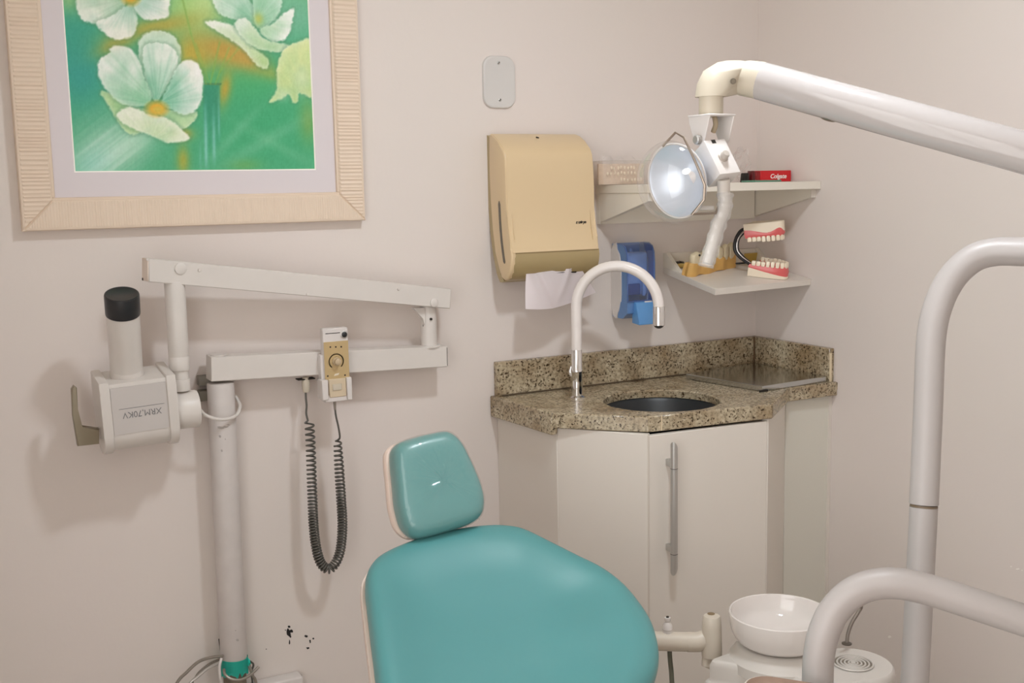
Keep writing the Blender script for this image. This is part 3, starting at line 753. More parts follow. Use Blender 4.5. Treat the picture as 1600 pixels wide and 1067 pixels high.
for r_, (z_, n, x_) in enumerate(((.014, 7, .075), (.033, 9, .035), (.048, 8, .045))):
    for k in range(n):
        x = bx0 + x_ + k * .0115 + rnd.uniform(-.002, .002)
        if x > bx0 + BW - .01: break
        bm = NB(); ball(bm, (x, -.070 if r_ else -.078, UZ1 + z_ + rnd.uniform(-.002, .002)), .0042, (.8, .7, 1.25), 10, 6)
        o = single('loose_tooth', 'tiny spare tooth inside the clear box on the upper shelf', 'tooth', bm, M_tooth, (x, -.070 if r_ else -.078, UZ1 + z_), 'spare teeth in the clear box')
t.part('crumpled_liner', sheet(V(bx0 + .01, -.06, bz1 + .012), V(bx0 + BW - .05, -.07, bz1 + .010), V(bx0 + .006, -.06, bz1 - .012), V(bx0 + BW - .02, -.07, bz1 - .010), 24, 4,
       lambda u, v: V(0, .006 * math.sin(u * 19), (1 - v) * (.004 * math.sin(u * 23) + .003 * math.sin(u * 9) - .012 * (u < .08)))), M_bag)

cd_ = .17
q0, q1 = on(1188, 284, y=-cd_), on(1236, 281.5, y=-cd_); ch = on(1236, 266, y=-cd_).z - UZ1
t = Thing('toothpaste_box', 'red toothpaste carton with white lettering on the upper shelf', 'toothpaste box', (q0.x, -cd_ + .02, UZ1))
t.part('carton', box(NB(), (q0.x, -cd_, UZ1 + .0005), (q1.x, -cd_ + .038, UZ1 + ch), .001, 1), M_red)
t.part('end_flap', box(NB(), (q0.x - .014, -cd_ + .001, UZ1 + .0005), (q0.x, -cd_ + .036, UZ1 + ch - .001), .001, 1), mat('dark_red_flap', srgb(150, 18, 26), .4))
tq = on(1216, 275.5, y=-cd_ - .0006)
t.part('lettering', text_mesh('Colgate', .0185, tq, (1, 0, 0), UP, .0003, .22, .0003, 1.08), M_whiteink)

gp = on(1158, 284.5, y=-.2)
gx1 = on(1206, 282, y=-.22).x
single('glass_plate', 'thin green mixing plate lying in front of the toothpaste carton', 'plate', box(NB(), (gp.x, -.262, UZ1 + .0003), (gx1, -.20, UZ1 + .0055), .001, 1), M_green, (gp.x, -.2, UZ1))
# dark packets behind the plastic bag
for k, (px, pw, h, c, nm, lb) in enumerate(((1167, 9, 9, M_blackink, 'black_sachet', 'small black sachet beside the red toothpaste carton'), (1177, 8, 12, mat('maroon_packet', srgb(96, 18, 24), .3), 'maroon_sachet', 'small maroon sachet touching the red toothpaste carton'))):
    a = on(px, 283, y=-.19); sc = .00195
    single(nm, lb, 'sachet', hexa(NB(), tapered(a.x - pw / 2 * sc, a.x + pw / 2 * sc, -.192, -.168, UZ1 + .0058 if k == 9 else UZ1, UZ1 + h * sc + .01, -.002), .002, 2), c, (a.x, -.18, UZ1))
# crinkled clear bag
bm = NB(); a = on(1164, 270, y=-.15)
bmesh.ops.create_icosphere(bm, subdivisions=3, radius=1)
rnd = random.Random(2)
for v in bm.verts:
    d = v.co.copy(); n = 1 + rnd.uniform(-.28, .16)
    zz = d.z * .052 * n
    tap = 1.0 - .25 * max(0, d.z)
    v.co = V(a.x + d.x * .036 * n * tap + .012 * d.z, -.125 + d.y * .022 * n * tap, UZ1 + .054 + zz)
    v.co.z = max(v.co.z, UZ1 + .001)
single('plastic_bag', 'crumpled clear plastic bag standing in the corner of the upper shelf', 'plastic bag', bm, M_bag, (a.x, -.13, UZ1), smooth=False)

# ================================================================== LOWER SHELF (sags towards the room)
LB, LR, LF = on(1036, 417, y=0), V(0, 0, on(1183, 409, y=0).z), on(1268, 436, x=0)
nL = (LR - LB).cross(LF - LR).normalized()
if nL.z < 0: nL = -nL
LL = hit(1118, 451.5, LR, nL)
def shelf_pt(px, py): return hit(px, py, LR, nL)
t = Thing('wall_shelf', 'lower small white corner shelf sagging forward under the dental models', 'shelf', (LB.x / 2, -.12, LR.z - .02))
top4 = [LB, V(-.001, 0, LR.z), V(-.001, LF.y, LF.z), LL]
hexa_pts = [p - nL * .0185 for p in top4] + top4
t.part('board', hexa(NB(), hexa_pts, .0008, 1), M_cabinet)
t.part('cleat', box(NB(), (LB.x, -.014, LR.z - .001), (-.001, 0, LR.z + .044)), M_shelf)
t.part('bracket', prism(NB(), [V(LB.x, -d, z) for d, z in ((.014, LB.z + .044), (.014, LB.z - .006), (.085, LB.z - .016), (.080, LB.z - .012))], (.014, 0, 0)), M_shelf)
t.part('bracket', prism(NB(), [V(-.016, -d, z) for d, z in ((.014, LB.z + .044), (.014, LB.z - .006), (.085, LB.z - .016), (.080, LB.z - .012))], (.015, 0, 0)), M_shelf)
t.part('edge_gap', box(NB(), (LB.x + .04, -.0158, LR.z - .002), (-.04, -.0138, LR.z + .0025)), M_darkgap)

# hinged teeth model
def jaw_arch(n, L, W):
    out = []
    for i in range(n):
        tt = -1 + 2 * i / (n - 1)
        out.append((L * (1 - abs(tt) ** 2.3), W * math.copysign(abs(tt) ** .85, tt)))
    return out
JF = (R_ * .84 - F_ * .54); JF.z = 0; JF.normalize()
JS = UP.cross(JF).normalized()                       # left of the jaw's front
Jt = (JF - nL * JF.dot(nL)).normalized()
base_pt = shelf_pt(1178, 428)
SCJ = 3.25 / 1750
jc = base_pt + JS * .0 
t = Thing('teeth_model', 'hinged model of pink gums and white teeth on the lower shelf', 'teeth model', jc)
Lj, Wj = .098, .042
def jaw(o, up, flip, names, kteeth):
    """o: middle of the back edge of the base; up: direction from base towards the teeth"""
    f = (JF - up * JF.dot(up)).normalized(); s = up.cross(f) if not flip else f.cross(up)
    s.normalize()
    W = lambda a, b, h: o + f * a + s * b + up * h
    arch = jaw_arch(25, Lj, Wj)
    cx = Lj * .35
    def off(p, k): 
        return (cx + (p[0] - cx) * k, p[1] * k)
    outer = [off(p, 1.10) for p in arch]
    outer[0] = (-.004, outer[0][1]); outer[-1] = (-.004, outer[-1][1])
    hb = [(.024 - .006 * math.cos(i / 24 * PI * 6)) if flip else (.026 - .019 * max(0, (p[0] / Lj)) ) for i, p in enumerate(arch)]
    GH = .043 if flip else .036
    bm = NB(); rings = [[W(a, b, 0) for a, b in outer], [W(a, b, h) for (a, b), h in zip(outer, hb)], [W(*off((a, b), .80), .016) for a, b in outer]]
    rings_mesh(bm, rings)
    t.part(names[0], bm, M_plaster)
    bm = NB(); rr = []
    for (a, b), h in zip(arch, hb):
        p = (a, b); hh = GH
        rr.append([W(*off(p, 1.085), h - .001), W(*off(p, 1.11), (h + hh) / 2), W(*off(p, 1.04), hh), W(*off(p, .92), hh + .001), W(*off(p, .80), hh - .006), W(*off(p, .76), .012)])
    rings_mesh(bm, rr)
    t.part(names[1], bm, M_gum)
    bm = NB(); prism(bm, [W(*off(p, .80), GH - .012) for p in arch], up * .005)
    t.part(names[2], bm, M_gumdark)
    # teeth: one mesh each, molars at the ends and incisors at the front
    dense = jaw_arch(600, Lj, Wj); acc = [0]
    for i in range(1, 600): acc.append(acc[-1] + math.dist(dense[i], dense[i - 1]))
    for k in range(kteeth):
        sdist = acc[-1] * (.045 + .91 * k / (kteeth - 1))
        i = min(range(600), key=lambda j: abs(acc[j] - sdist)); i0, i1 = max(0, i - 3), min(599, i + 3)
        tx, ty = dense[i1][0] - dense[i0][0], dense[i1][1] - dense[i0][1]; l = math.hypot(tx, ty)
        tang = (f * (tx / l) + s * (ty / l)); nrm = up.cross(tang)
        edge = abs(k - (kteeth - 1) / 2) / ((kteeth - 1) / 2)
        wdt = .0068 if edge > .65 else .0060
        thick = .0062 if edge > .6 else .0036
        hh = .0070 if edge > .6 else .0088
        c = W(*dense[i], GH + hh * .55)
        bm = NB(); ret = bmesh.ops.create_cube(bm, size=2)
        bmesh.ops.subdivide_edges(bm, edges=bm.edges[:], cuts=2, use_grid_fill=True)
        for v in bm.verts:
            q = v.co.normalized() * max(abs(v.co.x), abs(v.co.y), abs(v.co.z)) * 1.22
            q = v.co * .45 + q * .55
            tap = 1 - .16 * (1 - q.z) * .5
            v.co = c + tang * (q.x * wdt * tap) + nrm * (q.y * thick * (1 - (.25 * max(0, q.z) if edge < .5 else 0))) + up * (q.z * hh)
        t.part('tooth', bm, M_tooth)
jaw(jc + nL * .001, nL, False, ('lower_base', 'lower_gum', 'mouth_floor'), 16)
upu = dp(1172, 348, (jc - CAM).dot(F_))
upv = (-nL + JF * .20).normalized()
jaw(upu, upv, True, ('upper_base', 'upper_gum', 'palate'), 16)
# spring hinge behind: two bowed rods
for k, (sh, mm, rr) in enumerate(((.0, M_black, .0048), (.010, M_chrome, .0028), (.016, M_black, .0022))):
    dep = (jc - CAM).dot(F_)
    pts = cr([dp(1168 + sh * 200, 356 + sh * 300, dep), dp(1157 + sh * 330, 361 + sh * 260, dep), dp(1149 + sh * 350, 375, dep), dp(1148 + sh * 380, 390, dep), dp(1156 + sh * 330, 402 - sh * 120, dep), dp(1172 + sh * 40, 413 - sh * 200, dep)], 6)
    t.part('hinge_rod', tube(NB(), pts, rr, 10), mm)
dep = (jc - CAM).dot(F_)
t.part('hinge_stop', tube(NB(), [dp(1149, 411.5, dep + .02), dp(1172, 410, dep + .02)], .0014, 8), M_black)

# enlarged ochre jaw model
ya, yb = shelf_pt(1087, 432.5), shelf_pt(1149, 418.5)
yd = (yb - ya).normalized(); yl = (yb - ya).length; yn = yd.cross(nL).normalized()
if yn.dot(F_) < 0: yn = -yn
t = Thing('jaw_model', 'ochre plaster block with large yellowed teeth on the lower shelf', 'jaw model', (ya + yb) / 2)
bm = NB(); prof = []
N = 30
rings = []
for h, k in ((0, 1.0), (.004, 1.03), (.022, .96), (.035, .90), (.039, .82)):
    ring = []
    for i in range(N + 1):
        u = i / N; bul = .0025 * math.cos(u * 2 * PI * 3.0)
        ring.append(ya + yd * (u * yl) - yn * (bul - .003) * k + nL * (h + .003 * math.sin(u * 13)) * 1 + yn * (1 - k) * .02)
    for i in range(9):
        a = i / 8 * PI; 
        ring.append(ya + yd * (yl - 0 + math.sin(a) * .003) + yn * ((1 - math.cos(a)) * .016 * k + (1 - k) * .02) + nL * h)
    for i in range(9):
        a = i / 8; ring.append(ya + yd * (yl * (1 - a) - .015 * math.sin(a * PI / 2) * k) + yn * (.034 * k + .004 * a) + nL * h)
    for i in range(5):
        a = i / 4 * PI; ring.append(ya - yd * (.012 + .008 * math.sin(a)) * k + yn * (.030 - .026 * i / 4) * k + nL * h)
    rings.append(ring)
rings_mesh(bm, rings); t.part('plaster_base', bm, M_ochre)
for k, (u, wd, hh, dn) in enumerate(((.05, .022, .034, .012), (.29, .015, .034, .008), (.46, .013, .036, .007), (.62, .014, .038, .008), (.77, .013, .040, .008), (.93, .017, .042, .010))):
    bm = NB(); bmesh.ops.create_cube(bm, size=2); bmesh.ops.subdivide_edges(bm, edges=bm.edges[:], cuts=3, use_grid_fill=True)
    c = ya + yd * (u * yl) + yn * .014 + nL * (.036 + hh * .36)
    for v in bm.verts:
        q = v.co * .4 + v.co.normalized() * .75
        z_ = q.z * (1 + .12 * math.cos(q.x * 3) if q.z > .5 else 1)
        v.co = c + yd * (q.x * wd * (.92 + .12 * q.z)) + yn * (q.y * .010) + nL * (z_ * hh * .55)
    t.part('tooth', bm, M_oldtooth)
bm = NB(); pts = [ya + yd * (.0) - yn * .006 + nL * .028]
q = ya + yd * .014 + nL * .062 - yn * .0
t.part('cavity', ball(NB(), q + yn * .0035, .004, (1.2, .6, .8), 10, 8), M_blackink)

# toothbrush behind it
ta = shelf_pt(1056, 419) + nL * .006
tb = shelf_pt(1120, 410) + nL * .006
t = Thing('toothbrush', 'yellow toothbrush with dark bristles behind the ochre jaw model', 'toothbrush', ta)
td = (tb - ta).normalized()
t.part('handle', tube(NB(), [ta, ta + td * .004, ta + td * .02, ta + td * .045, tb], [.004, .0085, .0095, .006, .005], 14, ry=.8), M_yellow)
bm = NB()
bn = (td.cross(nL)).normalized()
if bn.dot(F_) < 0: bn = -bn
rnd = random.Random(5)
for i in range(9):
    for j in range(3):
        p = ta + td * (.004 + i * .004) + nL * (.003 + j * .0025); q = p + bn * .013 + V(rnd.uniform(-.002, .002), 0, rnd.uniform(0, .008) + .003) - td * (.004 - i * .0008)
        tube(bm, [p, q], .0009, 5)
o = t.part('bristles', bm, mat('dark_bristle', srgb(70, 62, 56), .7)); o['kind'] = 'stuff'
# amber ruler-like strip at the back of the shelf
aa, ab = shelf_pt(1146, 407.5), shelf_pt(1190, 403)
single('amber_strip', 'amber plastic strip leaning on the wall behind the teeth model', 'strip', obox(NB(), V((aa.x + ab.x) / 2, -.020, LR.z + .016), (abs(ab.x - aa.x) / 2, 0, .001), (0, .002, .001), (0, -.004, .015), .001, 1), mat('amber_plastic', srgb(190, 160, 78), .3), V((aa.x + ab.x) / 2, -.02, LR.z))

# ================================================================== SINK UNIT
CZ = .872
P0 = on(753, 612.5, z=CZ); P0 = V(-.958, 0, CZ)
P1 = on(861, 646, z=CZ); P2 = on(1014, 651.5, z=CZ); P3 = on(1208, 631, z=CZ); P4 = on(1233, 606, z=CZ); P5 = V(-.001, on(1303, 597.5, z=CZ).y, CZ)
K0 = V(-.936, 0, 0); K1 = on(869.6, 668, z=.83); K2 = on(1012.5, 679, z=.83); K3 = on(1200.6, 655, z=.83); K4 = on(1227.5, 626, z=.83); K5 = V(-.002, on(1299, 611, x=0).y, 0)
cab = Thing('sink_cabinet', 'white corner sink cabinet with one long bar handle under the granite top', 'cabinet', (-.5, -.25, 0))
def panel(bm, a, b, z0, z1, th=.018, gap=.0, bev=.0012, outw=0.0):
    a, b = V(a.x, a.y, 0), V(b.x, b.y, 0); d = (b - a).normalized(); n = V(d.y, -d.x, 0)
    if n.dot(CAM - a) < 0: n = -n
    a2, b2 = a + d * gap + n * outw, b - d * gap + n * outw
    pts = [a2, b2, b2 - n * th, a2 - n * th]
    return hexa(bm, [p + V(0, 0, z0) for p in pts] + [p + V(0, 0, z1) for p in pts], bev, 1), n, d
ZC = CZ - .040
bm, _, _ = panel(NB(), K0, K1, .0, ZC); cab.part('side_panel', bm, M_cabinet)
bm, _, _ = panel(NB(), K1, K2, .06, ZC - .002, gap=.0012); cab.part('fixed_panel', bm, M_cabinet)
bm, nD, dD = panel(NB(), K2, K3, .06, ZC - .006, gap=.003); door = cab.part('door', bm, M_cabinet)
bm, _, _ = panel(NB(), K3, K4, .0, ZC, gap=.001); cab.part('return_panel', bm, M_cabinet)
bm, _, _ = panel(NB(), K4, K5, .0, ZC, gap=.0008); cab.part('end_panel', bm, mat('grey_white_laminate', srgb(214, 212, 202), .35))
cab.part('filler_strip', box(NB(), (-.012, K5.y - .004, .0), (-.0005, K5.y + .012, CZ + .002)), M_cabinet)
cab.part('plinth', prism(NB(), [V(K1.x + .03, K1.y + .02, 0), V(K2.x + .02, K2.y + .04, 0), V(K3.x - .01, K3.y + .04, 0), V(K4.x - .01, K4.y + .03, 0), V(K4.x - .01, -.03, 0), V(K1.x + .03, -.03, 0)], (0, 0, .058)), M_cabinet)
cab.part('corner_bead', tube(NB(), [V(K2.x + .002, K2.y + .002, .06), V(K2.x + .002, K2.y + .002, ZC - .004)], .003, 8), mat('bead_grey', srgb(206, 198, 188), .5))
# bar handle with slanted ends
hx = on(1051.5, 790, y=K2.y - .01)
hh_ = V(K2.x, K2.y, 0) + dD * ((V(hx.x, hx.y, 0) - V(K2.x, K2.y, 0)).dot(dD) - .012) + nD * .030
hz1 = on(1049, 699, y=hh_.y).z; hz0 = on(1053, 889, y=hh_.y).z
bm = NB(); rr = .0092
def slant(z, sgn):
    return [hh_ + dD * (rr * math.cos(a)) + nD * (rr * math.sin(a)) + V(0, 0, z + sgn * (.011 * math.cos(a) - .010 * math.sin(a))) for a in [k * PI / 10 for k in range(20)]]
rings_mesh(bm, [slant(hz0, 1), slant(hz0 + .04, 0), slant(hz1 - .04, 0), slant(hz1, -1)])
hd = cab.part('handle', bm, M_alu, parent=door, label='satin aluminium bar handle')
for zz in (on(1043, 727, y=hh_.y).z, on(1043, 861, y=hh_.y).z):
    bm = NB(); obox(bm, hh_ - nD * .017, nD * .015, dD * .0065, V(0, 0, .0095), .003, 2)
    cab.part('handle_mount', bm, M_alu, parent=door)
    cab.part('handle_ring', cyl(NB(), hh_ + V(0, 0, zz - .011 - .0006), hh_ + V(0, 0, zz - .011 + .0006), rr + .0003, 20), M_darkgap, parent=door)
# shift mounts to their heights
ms = [o for o in door.children if o.name.startswith('handle_mount')]
for o, zz in zip(ms, (on(1043, 727, y=hh_.y).z, on(1043, 861, y=hh_.y).z)):
    o.data.transform(Matrix.Translation(V(0, 0, zz)))

# granite worktop
top = Thing('granite_worktop', 'speckled brown granite worktop with a round sink in the corner', 'worktop', (-.5, -.2, CZ - .04))
HC = V(-.592, -.315, CZ); HR = .158
def slab(outline, z0, z1, hole_c, hole_r):
    bm = NB(); n = 48
    ho = [V(hole_c.x + hole_r * math.cos(k * 2 * PI / n), hole_c.y + hole_r * math.sin(k * 2 * PI / n), 0) for k in range(n)]
    # radial projection of the hole ring on the outline
    poly = [(p.x, p.y) for p in outline]; m = len(poly)
    def cast(a):
        dx, dy = math.cos(a), math.sin(a); best = None
        for i in range(m):
            (x0, y0), (x1, y1) = poly[i], poly[(i + 1) % m]
            den = dx * (y1 - y0) - dy * (x1 - x0)
            if abs(den) < 1e-9: continue
            tt = ((x0 - hole_c.x) * (y1 - y0) - (y0 - hole_c.y) * (x1 - x0)) / den
            uu = ((x0 - hole_c.x) * dy - (y0 - hole_c.y) * dx) / den
            if tt > 0 and -1e-6 <= uu <= 1 + 1e-6 and (best is None or tt > best): best = tt
        return V(hole_c.x + dx * best, hole_c.y + dy * best, 0)
    angs = [k * 2 * PI / n for k in range(n)] + [math.atan2(p[1] - hole_c.y, p[0] - hole_c.x) % (2 * PI) for p in poly]
    angs = sorted(set(round(a, 6) for a in angs))
    H = [V(hole_c.x + hole_r * math.cos(a), hole_c.y + hole_r * math.sin(a), 0) for a in angs]; O = [cast(a) for a in angs]
    N = len(angs)
    e = .003
    def inn(p): return p + (V(hole_c.x, hole_c.y, 0) - p).normalized() * e
    def outw(p): return p + (p - V(hole_c.x, hole_c.y, 0)).normalized() * e
    loops = [[p + V(0, 0, z0) for p in H], [p + V(0, 0, z1 - e) for p in H], [outw(p) + V(0, 0, z1) for p in H], [inn(p) + V(0, 0, z1) for p in O], [p + V(0, 0, z1 - e) for p in O], [p + V(0, 0, z0) for p in O]]
    Rr = [[bm.verts.new(p) for p in l] for l in loops]
    for i in range(6):
        A, B = Rr[i], Rr[(i + 1) % 6]
        for k in range(N): bm.faces.new((A[k], A[(k + 1) % N], B[(k + 1) % N], B[k]))
    return bm
outl = [V(P0.x + .02, -.002, 0), V(P1.x + .016, P1.y + .004, 0), V(P2.x, P2.y + .016, 0), V(P3.x - .003, P3.y + .016, 0), V(P4.x, P4.y, 0), V(P5.x, P5.y, 0), V(-.001, -.002, 0)]
top.part('slab', slab(outl, CZ - .022, CZ, HC, HR), M_granite)
def strip(a, b, z0, z1, th=.020, bev=.0025):
    bm, n, d = panel(NB(), a, b, z0, z1, th, 0, bev); return bm
a_, b_ = V(P0.x, 0, 0), V(P1.x, P1.y, 0)
top.part('edge_strip', strip(V(P0.x, -.001, 0), P1, CZ - .058, CZ + .0015, .020), M_granite)
top.part('edge_strip', strip(P1 + V(.003, 0, 0), P2, CZ - .040, CZ + .0008, .022), M_granite)
top.part('edge_strip', strip(P2 + V(.001, 0, 0), P3, CZ - .040, CZ + .0008, .022), M_granite)
top.part('edge_strip', strip(P3 + V(.001, .002, 0), P4, CZ - .040, CZ + .0008, .022), M_granite)
top.part('edge_strip', strip(P4 + V(.002, 0, 0), P5, CZ - .040, CZ + .0004, .022), M_granite)
jd = (P3 - P2).normalized(); jn = V(jd.y, -jd.x, 0)
q = P2 + jd * .036 + V(0, 0, -.019)
top.part('joint', obox(NB(), q + jn * .0005, jd * .0016, jn * .0012, V(0, 0, .0195)), M_grout)
SH = on(771, 565.5, y=-.0).z
top.part('backsplash', box(NB(), (-.944, -.02, CZ + .0005), (-.020, -.0005, SH + .001), .002, 1), M_granite)
ryE = on(1304, 545.5, x=-.0).y
top.part('backsplash', box(NB(), (-.0195, ryE, CZ + .0005), (-.0005, -.0005, SH + .001), .002, 1), M_granite)
top.part('sealant', box(NB(), (-.93, -.0235, CZ), (-.03, -.0198, CZ + .0045), .001, 1), mat('dark_sealant', srgb(84, 70, 52), .7))
top.part('corner_sealant', box(NB(), (-.024, -.024, CZ), (-.019, -.0190, SH)), M_rust)
top.part('end_sealant', box(NB(), (-.020, ryE - .004, CZ - .03), (-.012, ryE - .0002, SH - .012), .001, 1), M_grout)
# steel basin under the hole
bm = lathe(NB(), [(HR + .012, -.0225), (HR + .004, -.0226), (HR - .004, -.034), (HR - .012, -.07), (HR - .05, -.125), (.03, -.14), (0, -.141), (0, -.144), (.03, -.143), (HR - .048, -.128), (HR - .008, -.072), (HR + .012, -.026)], HC, UP, 40, False)
bs = top.part('basin', bm, M_basin, label='dark steel round basin')
top.part('drain', lathe(NB(), [(.026, 0), (.026, .003), (.02, .004), (0, .002)], HC + V(0, 0, -.1405), UP, 20), M_chrome, parent=bs)

# ================================================================== FAUCET
fb = on(902, 621.5, z=CZ); Q = V(-.594, -.308, 0)
t = Thing('faucet', 'tall sink tap with chrome base and white gooseneck spout', 'faucet', fb)
t.part('base', lathe(NB(), [(.0, 0), (.0225, 0), (.0225, .003), (.019, .006), (.0155, .008), (.0155, .030), (.0150, .045), (.0152, .070), (.0165, .072), (.0165, .080), (.0150, .082), (.0150, .134), (.0145, .136), (0, .136)], fb, UP, 28, False), M_chrome)
q = fb + V(0, 0, .058)
lev = (V(-R_.x, -R_.y, 0) * .75 + V(F_.x, F_.y, 0) * .5).normalized()
t.part('lever', tube(NB(), [q + lev * .008, q + lev * .020 + V(0, 0, .008), q + lev * .022 + V(0, 0, .016), q + lev * .018 + V(0, 0, .030)], [.008, .0065, .0055, .003], 12), M_chrome)
hd_ = V(Q.x - fb.x, Q.y - fb.y, 0); W_ = hd_.length; hd_.normalize(); R2 = W_ / 2
zc = on(965, 415.5, y=(fb.y + Q.y) / 2).z - R2
pts = [fb + V(0, 0, .136), fb + V(0, 0, .17)]
b0 = V(fb.x, fb.y, 0)
for k in range(25):
    a = PI - k * PI / 24
    pts.append(b0 + hd_ * (R2 + R2 * math.cos(a)) + V(0, 0, zc + R2 * math.sin(a)))
tz = on(1030, 479, y=Q.y).z
pts.append(b0 + hd_ * W_ + V(0, 0, tz))
pts = [pts[0], pts[1]] + pts[2:]
t.part('spout', tube(NB(), pts, .0148, 20), M_hose, label='white gooseneck spout')
e_ = b0 + hd_ * W_
tb_ = on(1030, 509, y=Q.y).z
t.part('spout_tip', lathe(NB(), [(0, tz + .001), (.0148, tz + .001), (.0160, tz - .002), (.0160, tb_ + .002), (.014, tb_), (0, tb_)], e_, UP, 24, False), M_chrome)
t.part('aerator', lathe(NB(), [(.013, tb_ + .001), (.012, tb_ - .003), (.005, tb_ - .007), (0, tb_ - .007)], e_, UP, 20, False), M_black)

# ================================================================== STEEL DRAINER PLATE
pz = CZ + .016
L4 = [V(-.335, -.082, pz), V(-.286, -.372, pz), V(-.0225, -.350, pz), V(-.0225, -.0245, pz)]
t = Thing('steel_plate', 'square stainless steel plate lying on the worktop in the corner', 'metal plate', sum(L4, V(0, 0, 0)) / 4 - V(0, 0, .015))
t.part('sheet', hexa(NB(), [p - V(0, 0, .015) for p in L4] + L4, .0012, 1), M_steel, smooth=False)
f_ = L4[1]
t.part('corner_clip', obox(NB(), f_ + V(.004, -.0012, -.0135), (.015, .0002, 0), (0, .0022, 0), (0, 0, .0035), .0006, 1), M_darkgap)

# ================================================================== WALL X-RAY UNIT
xr = Thing('xray_unit', 'old white wall mounted dental x-ray machine on a folding arm', 'x-ray machine', (-1.715, -.05, 0))
YP = -.055
pt0, pt1 = on(344.5, 600, y=YP), on(365.5, 1030, y=YP)
dirp = (pt1 - pt0).normalized()
pb = pt0 + dirp * ((.135 - pt0.z) / dirp.z)
rP = .0330
xr.part('column', cyl(NB(), pt0 + V(0, 0, .004), pt1, rP, 32, .003), mat('scuffed_white_paint', srgb(202, 196, 193), .5, var=.08, vscale=26))
tp0, tp1 = on(366, 1026, y=YP), on(366, 1046, y=YP)
bm = NB(); seg = 40; rnd = random.Random(3); A, B, C_ = [], [], []
ax_ = (tp1 - tp0).normalized(); u_, v_ = frame_of(ax_)
for k in range(seg):
    a = k * 2 * PI / seg; c_ = u_ * math.cos(a) + v_ * math.sin(a)
    A.append(tp0 + c_ * (rP + .001)); B.append(tp0 + ax_ * .03 + c_ * (rP + .0016)); C_.append(tp1 + ax_ * (rnd.uniform(-.007, .012)) + c_ * (rP + .0022 + rnd.uniform(0, .002)))
rings_mesh(bm, [A, B, C_], False, False)
bmesh.ops.solidify(bm, geom=bm.faces[:], thickness=.0008)
xr.part('tape_band', bm, M_tape, smooth=False, label='torn turquoise tape around the column foot')
xr.part('foot_tube', cyl(NB(), pt1 - dirp * .02, V(pb.x, pb.y, .0), .0285, 24), mat('bare_grey_steel', srgb(120, 108, 94), .6, var=.35, vscale=60))
# grey scuffs on the column's front
def on_col(px, py):
    q = on(px, py, y=YP - rP); k = (q.z - pt0.z) / dirp.z; axp = pt0 + dirp * k; dx = max(-rP * .98, min(rP * .98, q.x - axp.x))
    return V(axp.x + dx * 1.0, axp.y - math.sqrt((rP + .0005) ** 2 - dx * dx), q.z)
rnd = random.Random(21)
for (px, py, ax_s, ay_s) in ((345, 668, 7, 2.6), (352, 667, 5, 2.2), (344, 682, 1.6, 2.4), (352, 686, 1.2, 1.4), (347, 704, 1.5, 2.4), (357, 664, 3, 1.2), (371, 1000, 2.4, 2.2), (368, 985, 1.5, 1.2)):
    bm = NB(); c0_ = bm.verts.new(on_col(px, py)); ring = [bm.verts.new(on_col(px + math.cos(k * PI / 5) * ax_s * rnd.uniform(.5, 1.2), py + math.sin(k * PI / 5) * ay_s * rnd.uniform(.5, 1.2))) for k in range(10)]
    for k in range(10): bm.faces.new((c0_, ring[k], ring[(k + 1) % 10]))
    xr.part('scuff', bm, mat('grey_scuff', srgb(172, 166, 162), .7))
# wall bracket behind the column
c_ = on(318, 606, y=-.02)
M_clamp = mat('clamp_grey', srgb(128, 124, 114), .5)
xr.part('wall_clamp', box(NB(), (c_.x - .012, -.030, c_.z - .032), (pt0.x + .01, 0, c_.z - .006), .002), M_clamp)
xr.part('wall_clamp', box(NB(), (c_.x - .012, -.030, c_.z + .006), (pt0.x + .01, 0, c_.z + .030), .002), M_clamp)
# lower beam
bf = .083
TL, TR, BR, BL = on(330, 558, y=-bf), on(699.5, 541, y=-bf), on(699.5, 573, y=-bf), on(330, 596.5, y=-bf)
beam = NB(); bd = .055
hexa(beam, [BL, BR, BR + V(0, bd, 0), BL + V(0, bd, 0), TL, TR, TR + V(0, bd, 0), TL + V(0, bd, 0)], .0015, 1)
lb = xr.part('lower_beam', beam, M_oldwhite)
xr.part('beam_seam', box(NB(), (TR.x - .0030, -bf - .0006, BR.z + .003), (TR.x - .0018, -bf + .01, TR.z - .003)), M_darkgap, parent=lb)
xr.part('beam_cap', cyl(NB(), V(pt0.x, YP, TL.z - .001), V(pt0.x, YP, TL.z + .0018), .022, 24), M_oldwhite, parent=lb)
# end post
pp0, pp1 = on(671, 541, y=-.060), on(674.5, 478, y=-.060)
xr.part('post_base', lathe(NB(), [(.031, 0), (.031, .003), (.028, .004), (0, .004)], V(pp0.x, -.058, TR.z), UP, 28), M_oldwhite)
xr.part('post', cyl(NB(), V(pp0.x, -.058, TR.z), V(pp0.x, -.058, pp1.z + .02), .0215, 28), M_oldwhite)
q = on(673.5, 498.5, y=-.081)
xr.part('post_screw', lathe(NB(), [(.0035, -.002), (.0035, .002), (0, .0022)], q, (0, -1, 0), 10), M_darkgap)
